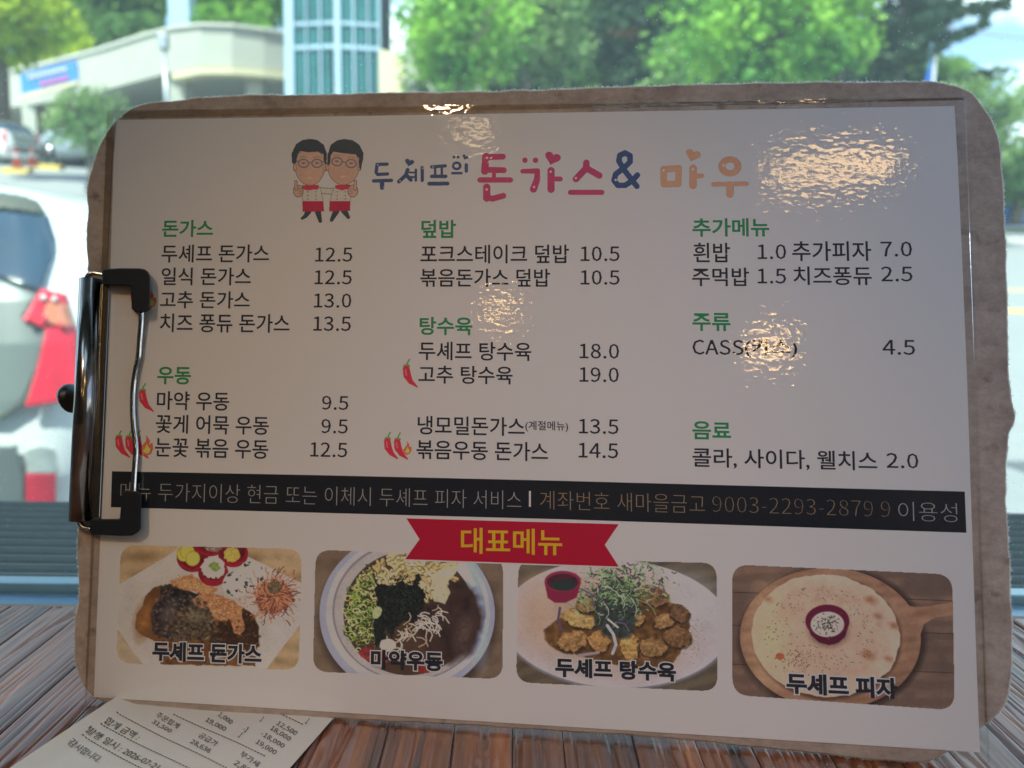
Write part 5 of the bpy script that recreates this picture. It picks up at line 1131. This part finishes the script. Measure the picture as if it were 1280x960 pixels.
for k in range(420):
    a = g.uniform(0, 6.28); r = math.sqrt(g.random()); x = 500 + math.cos(a) * r * 280; y = 400 + math.sin(a) * r * 230
    if abs(x - 536) < 112 and abs(y - 362) < 100: continue
    if g.random() < 0.25: x = g.gauss(390, 60); y = g.gauss(540, 30)
    c4.quick([(x, y), (x + g.uniform(-4, 4), y + g.uniform(-3, 3))], g.uniform(2.2, 4.6), g.choice([(84, 66, 44), (60, 52, 40), (110, 86, 60)]), 1.2)
c4.put(c4.ell(542, 400, 100, 76, 0, soft=18) * .7, (100, 74, 56)); c4.put(c4.poly([(428, 350), (648, 350), (625, 425), (590, 455), (545, 466), (495, 452), (455, 415)], 3), (78, 18, 34)); c4.put(c4.ell(537, 345, 110, 82), (92, 22, 40)); c4.put(c4.ell(537, 362, 84, 64), (170, 150, 130), 0.06, 30)
for k in range(110): 
    x = g.gauss(540, 30); y = g.gauss(362, 24); c4.quick([(x, y), (x + g.uniform(-5, 5), y + g.uniform(-4, 4))], g.uniform(3, 6), g.choice([(50, 52, 40), (76, 78, 56), (36, 38, 34)]), 1.2)
CARDS = [(c1, [(151, 681.3), (377.5, 686), (373.5, 838), (145.5, 829)], 20), (c2, [(394.5, 687), (629, 696), (628.5, 849), (391, 839.6)], 20), (c3, [(648, 699), (896, 703.5), (897, 864.5), (645, 853)], 20), (c4, [(915, 705.5), (1190.5, 718), (1193.5, 888), (915.5, 868.7)], 22)]
for (c_, cr4, rad), gn in zip(CARDS, ((2.15, 2.9, 3.4), (2.1, 2.75, 3.2), (2.2, 2.75, 3.1), (2.05, 2.3, 2.75))):
    P_ = [((x - c_.ox) * c_.sc, (y - c_.oy) * c_.sc) for x, y in rrect(cr4, rad)]
    c_.A = np.clip(c_.poly(P_, 1.0), 0, 1)
    c_.build('food_photo', HP + 0.02, menu, gain=gn)
CAP = [('두셰프 돈가스', 190.5, 327, 801.5, 826, 0.032), ('마약우동', 463.5, 553.5, 811.5, 836, 0.04), ('두셰프 탕수육', 694, 845, 821.8, 846, 0.042), ('두셰프 피자', 983, 1122, 840.5, 867, 0.052)]
for s_, x0, x1, y0, y1, sl in CAP:
    text(s_, x0, x1, y0, y1, M['white'], 'caption_outline', off=0.095, ref=0.04, h=HP + 0.045, sl=sl)
    text(s_, x0, x1, y0, y1, M['ink'], 'caption', off=0.04, ref=0.04, h=HP + 0.07, sl=sl)
# ribbon
RB = [(508, 648), (773.5, 655.3), (756, 681), (773.5, 708.3), (506.5, 699), (524.5, 674)]
poly_on('ribbon_outline', [(505.5, 646.8), (776, 654), (758.5, 681), (776, 710), (504, 700.7), (522, 674)], M['white'], HP + 0.06)
poly_on('ribbon', RB, M['red'], HP + 0.08)
text('대표메뉴', 576.2, 702.7, 659.3, 691.8, M['yellow'], 'ribbon_lettering', off=0.014, h=HP + 0.11, sl=0.019)

# hand drawn title
NAVY = (30, 46, 76); MAG = (112, 36, 66); ORA = (126, 90, 74)
def heart(p, cx, cy, wd, rot=0.0):
    c, s_ = math.cos(rot), math.sin(rot); pts = []
    for k in range(26):
        t = 2 * math.pi * k / 26; x = 16 * math.sin(t) ** 3; y = -(13 * math.cos(t) - 5 * math.cos(2 * t) - 2 * math.cos(3 * t) - math.cos(4 * t))
        x *= wd / 32; y *= wd / 36; pts.append((cx + x * c - y * s_, cy + x * s_ + y * c))
    return p.poly(pts, 1)
tA = Pic(340, 150, 4.571, 560, 190, 1135, 410, 0.95)
def sA(pts, w_): tA.put(tA.seg(pts, w_, 0.6), NAVY, alpha=True)
sA([(658, 252), (600, 254), (595, 300), (604, 311), (660, 308)], 19); sA([(580, 348), (682, 345)], 20); sA([(629, 350), (629, 386)], 26)
sA([(775, 285), (765, 315), (725, 352)], 22); sA([(765, 312), (793, 342)], 22); tA.put(heart(tA, 785, 242, 54, 0.25), NAVY, alpha=True)
sA([(788, 300), (815, 300)], 11); sA([(790, 326), (815, 326)], 11); sA([(822, 284), (822, 346)], 14); sA([(858, 272), (858, 345)], 19)
sA([(912, 268), (990, 262)], 19); sA([(912, 322), (993, 322)], 20); sA([(932, 272), (932, 318)], 15); sA([(970, 268), (970, 318)], 15); sA([(898, 364), (1003, 363)], 22)
tA.put(np.minimum(tA.ell(1055, 262, 28, 25, soft=.6), 1 - tA.ell(1055, 262, 13, 11, soft=.6)), NAVY, alpha=True)
for x_ in (1040, 1063): tA.put(tA.ell(x_, 212, 8, 8, soft=.6), NAVY, alpha=True)
tA.put(heart(tA, 1105, 212, 36, 0.4), NAVY, alpha=True); sA([(1030, 304), (1082, 304)], 14); sA([(1110, 256), (1110, 292)], 19)
for x_, y_ in ((604, 256), (640, 384), (732, 348), (920, 268), (862, 276)): tA.put(tA.ell(x_, y_, 3.5, 3.5, soft=.6), (150, 150, 155))
tA.build('title_lettering', HP + 0.03, menu)
tB = Pic(570, 150, 3.282, 80, 115, 1205, 340, 0.8)
def sB(pts, w_, c): tB.put(tB.seg(pts, w_, 0.6), c, alpha=True)
sB([(192, 150), (128, 152), (122, 178), (122, 204), (196, 206)], 24, MAG); sB([(122, 150), (118, 210)], 30, MAG); sB([(156, 208), (156, 240)], 16, MAG); sB([(98, 246), (224, 246)], 21, MAG); sB([(124, 280), (123, 316), (150, 323), (194, 311)], 24, MAG); sB([(126, 276), (126, 320)], 30, MAG)
for x_ in (283, 326): tB.put(tB.ell(x_, 165, 11, 11, soft=.6), MAG, alpha=True)
sB([(273, 210), (334, 209), (332, 246), (318, 283)], [18, 22, 26, 30], MAG); tB.put(heart(tB, 396, 156, 66, 0.3), MAG, alpha=True); sB([(390, 208), (390, 284)], 30, MAG); sB([(398, 242), (428, 242)], 20, MAG)
sB([(535, 176), (534, 198), (492, 242)], 27, MAG); sB([(536, 198), (588, 228)], 26, MAG); sB([(470, 297), (598, 297)], 21, MAG)
sB([(742, 272), (690, 205), (668, 168), (672, 145), (693, 135), (714, 146), (714, 172), (690, 196), (655, 222), (648, 248), (664, 268), (694, 268), (722, 250), (744, 226)], 23, NAVY)
sB([(852, 202), (914, 198), (912, 262), (853, 263), (852, 202)], 26, ORA); tB.put(heart(tB, 972, 144, 62, 0.3), ORA, alpha=True); sB([(973, 198), (973, 268)], 30, ORA); sB([(985, 229), (1008, 229)], 18, ORA)
tB.put(np.minimum(tB.ell(1124, 190, 47, 41, soft=.6), 1 - tB.ell(1124, 190, 19, 16, soft=.6)), ORA, alpha=True); sB([(1056, 264), (1192, 261)], 18, ORA); sB([(1124, 266), (1124, 304)], 30, ORA)
for x_, y_ in ((127, 155), (126, 285), (388, 212), (320, 275), (492, 238), (655, 246), (852, 206), (972, 202), (1098, 186)): tB.put(tB.ell(x_, y_, 4.5, 4.5, soft=.6), (170, 150, 152))
tB.build('title_lettering', HP + 0.03, menu)

# two chefs drawing
ch = Pic(340, 150, 4.571, 95, 95, 540, 600, 1.7)
SK, HR, WH, RD, LN = (120, 96, 88), (28, 38, 48), (118, 114, 112), (106, 20, 44), (50, 46, 50)
def cp(mask, c): ch.put(mask, c, alpha=True)
for s_ in (0, 1):
    X0 = 196 * s_
    if s_ == 0: legs = ([(208, 522), (192, 548), (172, 562)], [(262, 522), (276, 578)])
    else: legs = ([(366, 522), (340, 572)], [(412, 518), (436, 556)])
    for L_ in legs: cp(ch.seg(L_, [34, 24, 16][:len(L_)] if len(L_) == 3 else [36, 20]), HR)
cp(ch.poly([(268, 384), (365, 392), (360, 428), (268, 420)], 1), LN); cp(ch.poly([(270, 387), (363, 395), (358, 425), (270, 417)], 1), WH)
for P_, ap, co in (([(170, 385), (278, 385), (294, 466), (173, 466)], [(173, 464), (293, 464), (298, 522), (176, 524)], [(170, 372), (268, 372), (264, 396), (200, 402), (178, 394)]),
                   ([(352, 385), (458, 385), (448, 466), (328, 466)], [(330, 464), (448, 464), (446, 518), (326, 522)], [(358, 372), (450, 370), (446, 390), (400, 402), (364, 392)])):
    cp(ch.poly(P_, 1), LN); cx_ = sum(p[0] for p in P_) / 4; cy_ = sum(p[1] for p in P_) / 4
    cp(ch.poly([(cx_ + (x - cx_) * .965, cy_ + (y - cy_) * .95) for x, y in P_], 1), WH); cp(ch.poly(ap, 1), RD); cp(ch.poly(co, 1, 3, 12), (120, 30, 50))
    for bx in (-24, 22):
        for by in (410, 432, 452): cp(ch.ell(cx_ + bx, by, 3.4, 3.4, soft=.8), LN)
for x_, d in ((150, 1), (462, -1)):
    cp(ch.ell(x_, 406, 30, 36), LN); cp(ch.ell(x_, 406, 27, 33), SK); cp(ch.seg([(x_ - d * 14, 352), (x_ - d * 12, 395)], 19), LN); cp(ch.seg([(x_ - d * 14, 352), (x_ - d * 12, 395)], 14), SK)
    for k in range(3): cp(ch.seg([(x_ + d * 2, 392 + k * 13), (x_ + d * 24, 394 + k * 13)], 2.2), LN)
for cx_, cy_, rx, ry in ((217, 265, 84, 108), (408, 262, 90, 108)):
    cp(ch.ell(cx_, cy_, rx + 2, ry + 2), LN); cp(ch.ell(cx_, cy_, rx, ry), SK)
    for e_ in (-1, 1): cp(ch.ell(cx_ + e_ * (rx + 2), cy_ + 5, 11, 24), LN); cp(ch.ell(cx_ + e_ * (rx + 1), cy_ + 5, 9, 21), SK)
cp(ch.poly([(114, 245), (112, 190), (138, 138), (175, 114), (217, 107), (262, 116), (296, 142), (313, 190), (312, 245), (302, 250), (292, 196), (262, 180), (215, 184), (160, 178), (144, 200), (140, 240), (128, 252)], 1.2, 2, 20), HR)
cp(ch.poly([(318, 265), (316, 200), (338, 140), (372, 116), (415, 108), (462, 116), (500, 142), (522, 190), (520, 230), (506, 282), (498, 272), (498, 222), (482, 196), (410, 190), (352, 182), (336, 200), (332, 250)], 1.2, 2, 20), HR)
for ex, ey, r2 in ((180, 248, 0), (257, 248, 0), (371, 238, 0), (452, 249, 0)):
    ring = np.minimum(ch.ell(ex, ey, 32, 26, 0.06), 1 - ch.ell(ex, ey, 26, 20, 0.06)); cp(ring, (52, 60, 74)); cp(ch.ell(ex, ey - 2, 11, 5), (70, 62, 62)); cp(ch.seg([(ex - 20, ey - 33), (ex, ey - 39), (ex + 20, ey - 33)], 4.5), (92, 78, 76))
cp(ch.seg([(211, 244), (226, 244)], 5), (52, 60, 74)); cp(ch.seg([(402, 238), (421, 242)], 5), (52, 60, 74)); cp(ch.seg([(150, 240), (138, 232)], 5), (52, 60, 74)); cp(ch.seg([(288, 240), (300, 234)], 5), (52, 60, 74))
for cx_, mt in ((216, 322), (408, 314)):
    cp(ch.seg([(cx_ - 14, mt - 28), (cx_, mt - 24), (cx_ + 14, mt - 28)], 3), (130, 104, 98)); cp(ch.seg([(cx_ - 22, mt), (cx_, mt + 3), (cx_ + 24, mt)], 4), (128, 88, 86)); cp(ch.ell(cx_, mt + 9, 16, 4, soft=3), (146, 116, 110))
ch.build('chefs_drawing', HP + 0.03, menu)

# chilli and flame marks
def chilli(p, x, y, k=1.0):
    p.put(p.seg([(x + 10 * k, y - 34 * k), (x + 3 * k, y - 22 * k), (x, y - 10 * k)], 5 * k, .8), (62, 100, 52), alpha=True)
    p.put(p.ell(x, y - 10 * k, 12 * k, 7 * k, soft=.8), (62, 104, 50), alpha=True)
    p.put(p.seg([(x - 1 * k, y), (x + 2 * k, y + 22 * k), (x + 14 * k, y + 44 * k), (x + 38 * k, y + 64 * k)], [24 * k, 27 * k, 18 * k, 4 * k], .8), (146, 30, 44), alpha=True)
    p.put(p.seg([(x - 4 * k, y + 2 * k), (x - 1 * k, y + 22 * k)], 4 * k, 1.5), (176, 84, 90))
def flame(p, x, y, k=1.0):
    p.put(p.poly([(x + dx * k, y + dy * k) for dx, dy in ((-4, -44), (10, -22), (6, -6), (18, -16), (22, 6), (14, 26), (-4, 34), (-22, 26), (-26, 6), (-14, -10), (-4, -24))], .8, 1.5, 8), (176, 62, 46), alpha=True)
    p.put(p.poly([(x + dx * k, y + dy * k) for dx, dy in ((-2, -12), (6, 2), (12, 8), (6, 24), (-8, 26), (-16, 14), (-8, 4))], .8, 1, 8), (196, 120, 60), alpha=True)
for pic, marks in ((Pic(470, 260, 2.8235, 85, 530, 160, 640, 0.9), (('c', 108, 568),)), (Pic(470, 260, 2.8235, 15, 790, 135, 900, 0.9), (('c', 41, 824, .95), ('c', 76, 826, .95), ('f', 112, 850, .62))),
                   (Pic(130, 260, 2.8235, 112, 618, 185, 725, 0.9), (('c', 136, 654),)), (Pic(130, 260, 2.8235, 28, 785, 190, 895, 0.9), (('c', 53, 816), ('c', 88, 818), ('c', 118, 818), ('f', 153, 843, .95))),
                   (Pic(130, 260, 2.8235, 84, 280, 195, 380, 0.9), (('c', 104, 306, .8), ('c', 136, 306, .8), ('f', 168, 326, .8)))):
    for mk in marks:
        (chilli if mk[0] == 'c' else flame)(pic, mk[1], mk[2], *(mk[3:4]))
    pic.build('chilli_mark', HP + 0.035, menu)

# clear film: flat over the paper, stepping down past its edge
FO = [(142.5, 146.5), (1210, 121), (1238, 958), (105, 884)]
def lerp2(C, u, v):
    a = Vector(C[0]) * (1 - u) + Vector(C[1]) * u; b_ = Vector(C[3]) * (1 - u) + Vector(C[2]) * u; return a * (1 - v) + b_ * v
us = [0.0, 0.5, 0.985, 1.0]
rings = []
def ring_pts(C, h, n=24):
    out = []
    for side in range(4):
        for k in range(n):
            t = k / n
            u, v = ((t, 0), (1, t), (1 - t, 1), (0, 1 - t))[side]
            p = lerp2(C, u, v); out.append((p.x, p.y, h))
    return out
def grow(C, d):
    c = Vector((sum(p[0] for p in C) / 4, sum(p[1] for p in C) / 4)); out = []
    for p in C: out.append((p[0] + (d if p[0] > c.x else -d), p[1] + (d if p[1] > c.y else -d)))
    return out
R4 = [ring_pts(FO, 0.3), ring_pts([(143.5, 148), (1207, 124), (1234.5, 954.5), (108, 881.5)], 0.36), ring_pts(grow(PC, 12), 0.44), ring_pts(grow(PC, 1.6), HP + 0.12), ring_pts(grow(PC, -4), HP + 0.17), ring_pts(grow(PC, -16), HP + 0.17)]
vs = [bd(*p) - Z0 for r_ in R4 for p in r_]; n_ = len(R4[0]); fs = []
for i in range(len(R4) - 1):
    for k in range(n_): fs.append((i * n_ + k, i * n_ + (k + 1) % n_, (i + 1) * n_ + (k + 1) % n_, (i + 1) * n_ + k))
fs.append(tuple((len(R4) - 1) * n_ + k for k in range(n_)))
fo = mesh_obj('clear_film', vs, fs, M['film'], menu)

# ------------------------------------------------------------------ the spring clip on the left
def B_(px, py, h): return bd(px, py, h)
tp, bt = B_(113, 349, 4.6), B_(99.5, 651, 4.6)
ax = (bt - tp).normalized()
# rolled steel cylinder, open ended
bm = bmesh.new(); side = Vector((1, 0, 0)); side = (side - ax * side.dot(ax)).normalized(); out_ = ax.cross(side).normalized()
if out_.z < 0: out_ = -out_
NC = 40; rr_ = 0.0036
rows = []
for L_ in range(2):
    for rad in (rr_, rr_ - 0.0005):
        c0 = tp if L_ == 0 else bt
        rows.append([bm.verts.new(c0 + side * math.cos(R(-50) + R(310) * k / NC) * rad + out_ * math.sin(R(-50) + R(310) * k / NC) * rad) for k in range(NC + 1)])
for k in range(NC):
    bm.faces.new((rows[0][k], rows[0][k + 1], rows[2][k + 1], rows[2][k])); bm.faces.new((rows[1][k], rows[3][k], rows[3][k + 1], rows[1][k + 1]))
    bm.faces.new((rows[0][k], rows[1][k], rows[1][k + 1], rows[0][k + 1])); bm.faces.new((rows[2][k], rows[2][k + 1], rows[3][k + 1], rows[3][k]))
for k in (0, NC): bm.faces.new((rows[0][k], rows[2][k], rows[3][k], rows[1][k]))
bm_obj('spring_barrel', bm, M['steel'], clip, smooth=False)
for f_ in clip.children[-1].data.polygons: f_.use_smooth = True
# the jaw plates below and beside the barrel
def plate(name, pts, th, mat, bevel=0.0002):
    bm = bmesh.new(); a = [bm.verts.new(B_(*p)) for p in pts]; b_ = [bm.verts.new(B_(p[0], p[1], p[2] - th)) for p in pts]; n = len(pts)
    bm.faces.new(a); bm.faces.new(b_[::-1])
    for i in range(n): bm.faces.new((a[i], b_[i], b_[(i + 1) % n], a[(i + 1) % n]))
    return bm_obj(name, bm, mat, clip, bevel=bevel)
plate('jaw_plate', [(125, 350, 2.6), (137.5, 350, 1.45), (124.5, 652, 1.45), (113, 652, 2.6)], 0.5, M['steel'])
plate('outer_flange', [(100, 350, 3.4), (104, 350, 5.6), (90, 652, 5.6), (85.5, 652, 3.4)], 0.5, M['steel'])
plate('back_plate', [(100, 352, 0.0 - 0.1), (112, 352, -0.1), (100, 648, -0.1), (88, 648, -0.1)], 0.5, M['steel'])
box_h = 3.2
# black grips at both ends
def grip(name, pts, h, th):
    bm = bmesh.new(); a = [bm.verts.new(B_(x, y, h)) for x, y in pts]; b_ = [bm.verts.new(B_(x, y, h - th)) for x, y in pts]; n = len(pts)
    bm.faces.new(a); bm.faces.new(b_[::-1])
    for i in range(n): bm.faces.new((a[i], b_[i], b_[(i + 1) % n], a[(i + 1) % n]))
    bmesh.ops.triangulate(bm, faces=[f for f in bm.faces if len(f.verts) > 4])
    o = bm_obj(name, bm, M['rubber'], clip, bevel=0.0007, seg=3); o.modifiers['bevel'].angle_limit = R(40); return o
def gp(pts, k=4): return pts
grip('rubber_grip', [(127.5, 336.5), (150, 335.2), (175, 335.4), (181, 336.6), (185.5, 340), (187.8, 346), (188, 366), (187, 388), (182, 390.5), (170, 390.5), (164.5, 386), (164, 357.5), (150, 357), (128, 356)], 5.0, 4.2)
grip('rubber_grip', [(113, 649), (150, 648.6), (152.5, 616), (156, 613.5), (172, 614), (177, 617), (176, 660), (173.5, 664.5), (165.5, 669.5), (150, 669.8), (114, 668), (111.8, 664)], 5.0, 4.2)
wp = [B_(108, 349, 4.5), B_(111, 343.5, 4.4), B_(118, 341.5, 3.8), B_(131, 344, 3.0)]
tube('spring_wire', smooth_path(wp, 8), 0.0009, M['chrome'], clip, 12)
wp = [B_(98, 650, 4.5), B_(101, 656, 4.4), B_(108, 660.5, 3.8), B_(118, 660, 3.0)]
tube('spring_wire', smooth_path(wp, 8), 0.0009, M['chrome'], clip, 12)
wp = [B_(177.5, 384, 3.0), B_(176.5, 405, 2.8), B_(174.5, 430, 2.4), B_(173.3, 446, 2.2), B_(170, 462, 2.1), B_(167, 482, 2.1), B_(166, 505, 2.1), B_(167, 530, 2.2), B_(169.5, 552, 2.3), B_(170, 566, 2.4), B_(168.3, 590, 2.7), B_(166.5, 622, 3.0)]
tube('clamp_wire', smooth_path(wp, 8), 0.00098, M['chrome'], clip, 14)
# black knob sticking out behind the barrel
bm = bmesh.new()
kn = [B_(104, 496, 0.5), B_(95, 497, -1.0), B_(88, 498, -1.5), B_(81, 500, -1.6), B_(76, 503, -1.5)]
tube_bm(bm, smooth_path(kn, 4), [0.0034, 0.0036, 0.0039, 0.0043, 0.0046, 0.0049, 0.0052, 0.0054, 0.0055, 0.0054, 0.0051, 0.0047, 0.0042, 0.0036, 0.0028, 0.0019, 0.0010], 18)
bm_obj('knob', bm, M['knob'], clip, smooth=True)

# ================================================================== RECEIPT
TZ = TABLE_Z
rc = empty('receipt', at_z(250, 930, TZ)); meta(rc, 'white printed receipt slip lying on the table under the clipboard foot', 'receipt')
rl = rc.location
M['receipt'] = simple('thermal_paper', (0.78, 0.74, 0.66), 0.55, spec=0.3, var=0.03, vscale=60)
# sheet: four corners on the table, left margin curling up a little
cA = at_z(176, 862, TZ); cB = at_z(432, 884, TZ); cC = at_z(258, 1082, TZ); cD = at_z(-70, 1030, TZ)
vs, fs = [], []; NU, NV = 40, 40
def rz_(u, v): return 0.0011 + 0.0028 * max(0, 0.10 - u) ** 1.5 * 26 + 0.0002 * math.sin(u * 9 + v * 4)
for layer in (0, 1):
    for i in range(NV + 1):
        for j in range(NU + 1):
            u, v = j / NU, i / NV
            P = (cA * (1 - u) + cB * u) * (1 - v) + (cD * (1 - u) + cC * u) * v
            vs.append((P.x - rl.x, P.y - rl.y, rz_(u, v) - layer * 0.0001))
W1 = NU + 1; off_ = W1 * (NV + 1)
for i in range(NV):
    for j in range(NU):
        k = i * W1 + j; fs.append((k, k + W1, k + W1 + 1, k + 1)); fs.append((off_ + k, off_ + k + 1, off_ + k + W1 + 1, off_ + k + W1))
mesh_obj('slip', vs, fs, M['receipt'], rc, smooth=True)
def slip_z(x, y):
    u, v = 0.3, 0.3
    for _ in range(8):
        P = (cA * (1 - u) + cB * u) * (1 - v) + (cD * (1 - u) + cC * u) * v
        du = (cB - cA) * (1 - v) + (cC - cD) * v; dv = (cD - cA) * (1 - u) + (cC - cB) * u
        ex, ey = x - P.x, y - P.y; dt = du.x * dv.y - du.y * dv.x
        u += (ex * dv.y - ey * dv.x) / dt; v += (du.x * ey - du.y * ex) / dt
    return rz_(min(1, max(0, u)), min(1, max(0, v))) + 0.00025
M['thermal'] = simple('thermal_black_print', (0.03, 0.03, 0.035), 0.6)
def rtext(s, tl, vec, dn=(-8.5, 7), off=0.0, name='receipt_print'):
    V, F = glyphs(s, off); mn = V.min(0); mxx = V.max(0); hh = max(mxx[1] - mn[1], 0.5)
    P = []
    for v in V:
        u = (v[0] - mn[0]) / (mxx[0] - mn[0]); w_ = 1 - (v[1] - mn[1]) / hh
        q = at_z(tl[0] + vec[0] * u + dn[0] * w_, tl[1] + vec[1] * u + dn[1] * w_, TZ + 0.0016)
        P.append((q.x - rl.x, q.y - rl.y, slip_z(q.x, q.y)))
    return mesh_obj(name, P, F, M['thermal'], rc)
rtext('감사합니다.', (92, 924), (38, 21)); rtext('발행 일시 : 2026-07-21 0', (114.5, 909), (97, 51)); rtext('합계 금액 :', (137, 896.5), (41, 20.5))
rtext('주문합계', (199, 888.5), (27, 15), (-5.5, 6)); rtext('31,500', (193, 898), (23, 12.5), (-5, 5)); rtext('공급가', (252, 914), (22, 13), (-5.5, 6)); rtext('28,636', (241, 922.5), (24, 14), (-5, 6))
rtext('부가세', (304, 937.5), (22, 14), (-5.5, 6.5)); rtext('2,864', (296, 949.5), (24, 13), (-6, 6)); rtext('1,000', (276, 888), (16, 12), (-5, 6)); rtext('19,000', (260, 895), (24, 13.5), (-5, 6))
rtext('12,500', (349, 900.5), (24, 13.5), (-5, 6)); rtext('18,000', (341, 906.5), (24, 14.5), (-5, 6)); rtext('-18,000', (329, 913.5), (28, 16), (-5, 6)); rtext('19,000', (323, 923.5), (24, 14), (-5, 6))
rtext('1', (329, 895), (2, 1), (-5, 6)); rtext('-1', (307, 907), (5, 2.4), (-5, 6)); rtext('1', (302, 915), (2, 1), (-5, 6)); rtext('1', (386, 897), (2, 1), (-5, 6))
def dashes(a, b_):
    vs, fs = [], []; L_ = math.hypot(b_[0] - a[0], b_[1] - a[1]); n = int(L_ / 4.0)
    for k in range(n):
        t0, t1 = k / n, (k + 0.62) / n; c = len(vs)
        for t, s in ((t0, 0), (t1, 0), (t1, 1), (t0, 1)):
            q = at_z(a[0] + (b_[0] - a[0]) * t - s * 0.6, a[1] + (b_[1] - a[1]) * t + s * 1.1, TZ + 0.0016); vs.append((q.x - rl.x, q.y - rl.y, slip_z(q.x, q.y)))
        fs.append((c, c + 1, c + 2, c + 3))
    mesh_obj('dashed_rule', vs, fs, M['thermal'], rc)
dashes((146, 890.5), (300, 967)); dashes((126, 904.5), (250, 966)); dashes((103, 918.7), (190, 966)); dashes((217, 891), (333, 944)); dashes((350, 891), (380, 905))

# ================================================================== LAMPS AND ADDED FILLS (in the room behind the camera)
def emis(name, rgb, s):
    m, n, b = new_mat(name); b.inputs['Base Color'].default_value = (0.8, 0.8, 0.8, 1)
    b.inputs['Emission Color'].default_value = (*rgb, 1); b.inputs['Emission Strength'].default_value = s; return m
WARM = emis('warm_lamp_diffuser', (1, 0.62, 0.25), 10.5)
HOT = emis('small_warm_lamp_diffuser', (1, 0.62, 0.25), 21)
shade_m = simple('black_lamp_shade', (0.03, 0.03, 0.03), 0.5)
def pendant(label, x, y, z, rad, mat, sc=(1, 1, 1)):
    r_ = empty('pendant_lamp', (x, y, z)); meta(r_, label, 'pendant lamp', 'warm pendant lamps behind the viewer')
    bm = bmesh.new(); tube_bm(bm, [(0, 0, -0.02), (0, 0, 0.06), (0, 0, 0.2)], [rad * 1.12, rad * 0.9, 0.04], 32, cap=False); bm_obj('lamp_shade', bm, shade_m, r_, smooth=True)
    vs = [(rad * math.cos(k * math.pi / 16), rad * math.sin(k * math.pi / 16), -0.005) for k in range(32)]; mesh_obj('diffuser', vs, [tuple(range(32))[::-1]], mat, r_)
    tube('cord', [(0, 0, 0.2), (0, 0, 2.8 - z)], 0.006, shade_m, r_, 8)
    r_.scale = sc
pendant('wide warm pendant lamp nearest on the right behind the viewer', 0.535, -1.65, 2.1, 0.15, WARM, (1.3, 0.6, 1))
pendant('small warm pendant lamp left of centre behind the viewer', -0.70, -2.71, 2.1, 0.085, HOT)
pendant('warm pendant lamp farther off on the right behind the viewer', 0.55, -3.28, 2.1, 0.12, HOT)
pendant('tiny warm pendant lamp nearest on the left behind the viewer', -0.49, -1.32, 2.1, 0.055, emis('dim_lamp_diffuser', (1, 0.72, 0.38), 6))
for (x, y, e_, s_, c_) in ((-1.0, -0.9, 1.3, 0.6, (0.55, 0.80, 1)), (0.3, -1.3, 2.4, 1.0, (0.5, 0.78, 1))):  # added area lights, no fixtures: cool and lift the ambient light
    ld = bpy.data.lights.new('ambient_fill', 'AREA'); ld.energy = e_; ld.shape = 'SQUARE'; ld.size = s_; ld.color = c_
    lo = bpy.data.objects.new('ambient_fill', ld); COL.objects.link(lo); lo.location = (x, y, 2.78)

# added unseen spots: a warm and a cool pool of light on the menu
def fill_spot(name, loc, aim, e, col, deg):
    sl_ = bpy.data.lights.new(name, 'SPOT'); sl_.energy = e; sl_.color = col; sl_.spot_size = R(deg); sl_.spot_blend = 1.0; sl_.shadow_soft_size = 0.04
    so_ = bpy.data.objects.new(name, sl_); COL.objects.link(so_); so_.location = loc
    so_.rotation_euler = (so_.location - aim).to_track_quat('Z', 'Y').to_euler()
fill_spot('warm_fill_spot', (-0.55, -1.15, 2.3), at_depth(560, 780, 0.24), 22.0, (1, 0.62, 0.34), 12.5)
fill_spot('cool_fill_spot', (1.0, -0.8, 2.1), at_depth(1180, 600, 0.24), 17.0, (0.42, 0.60, 1.0), 14)
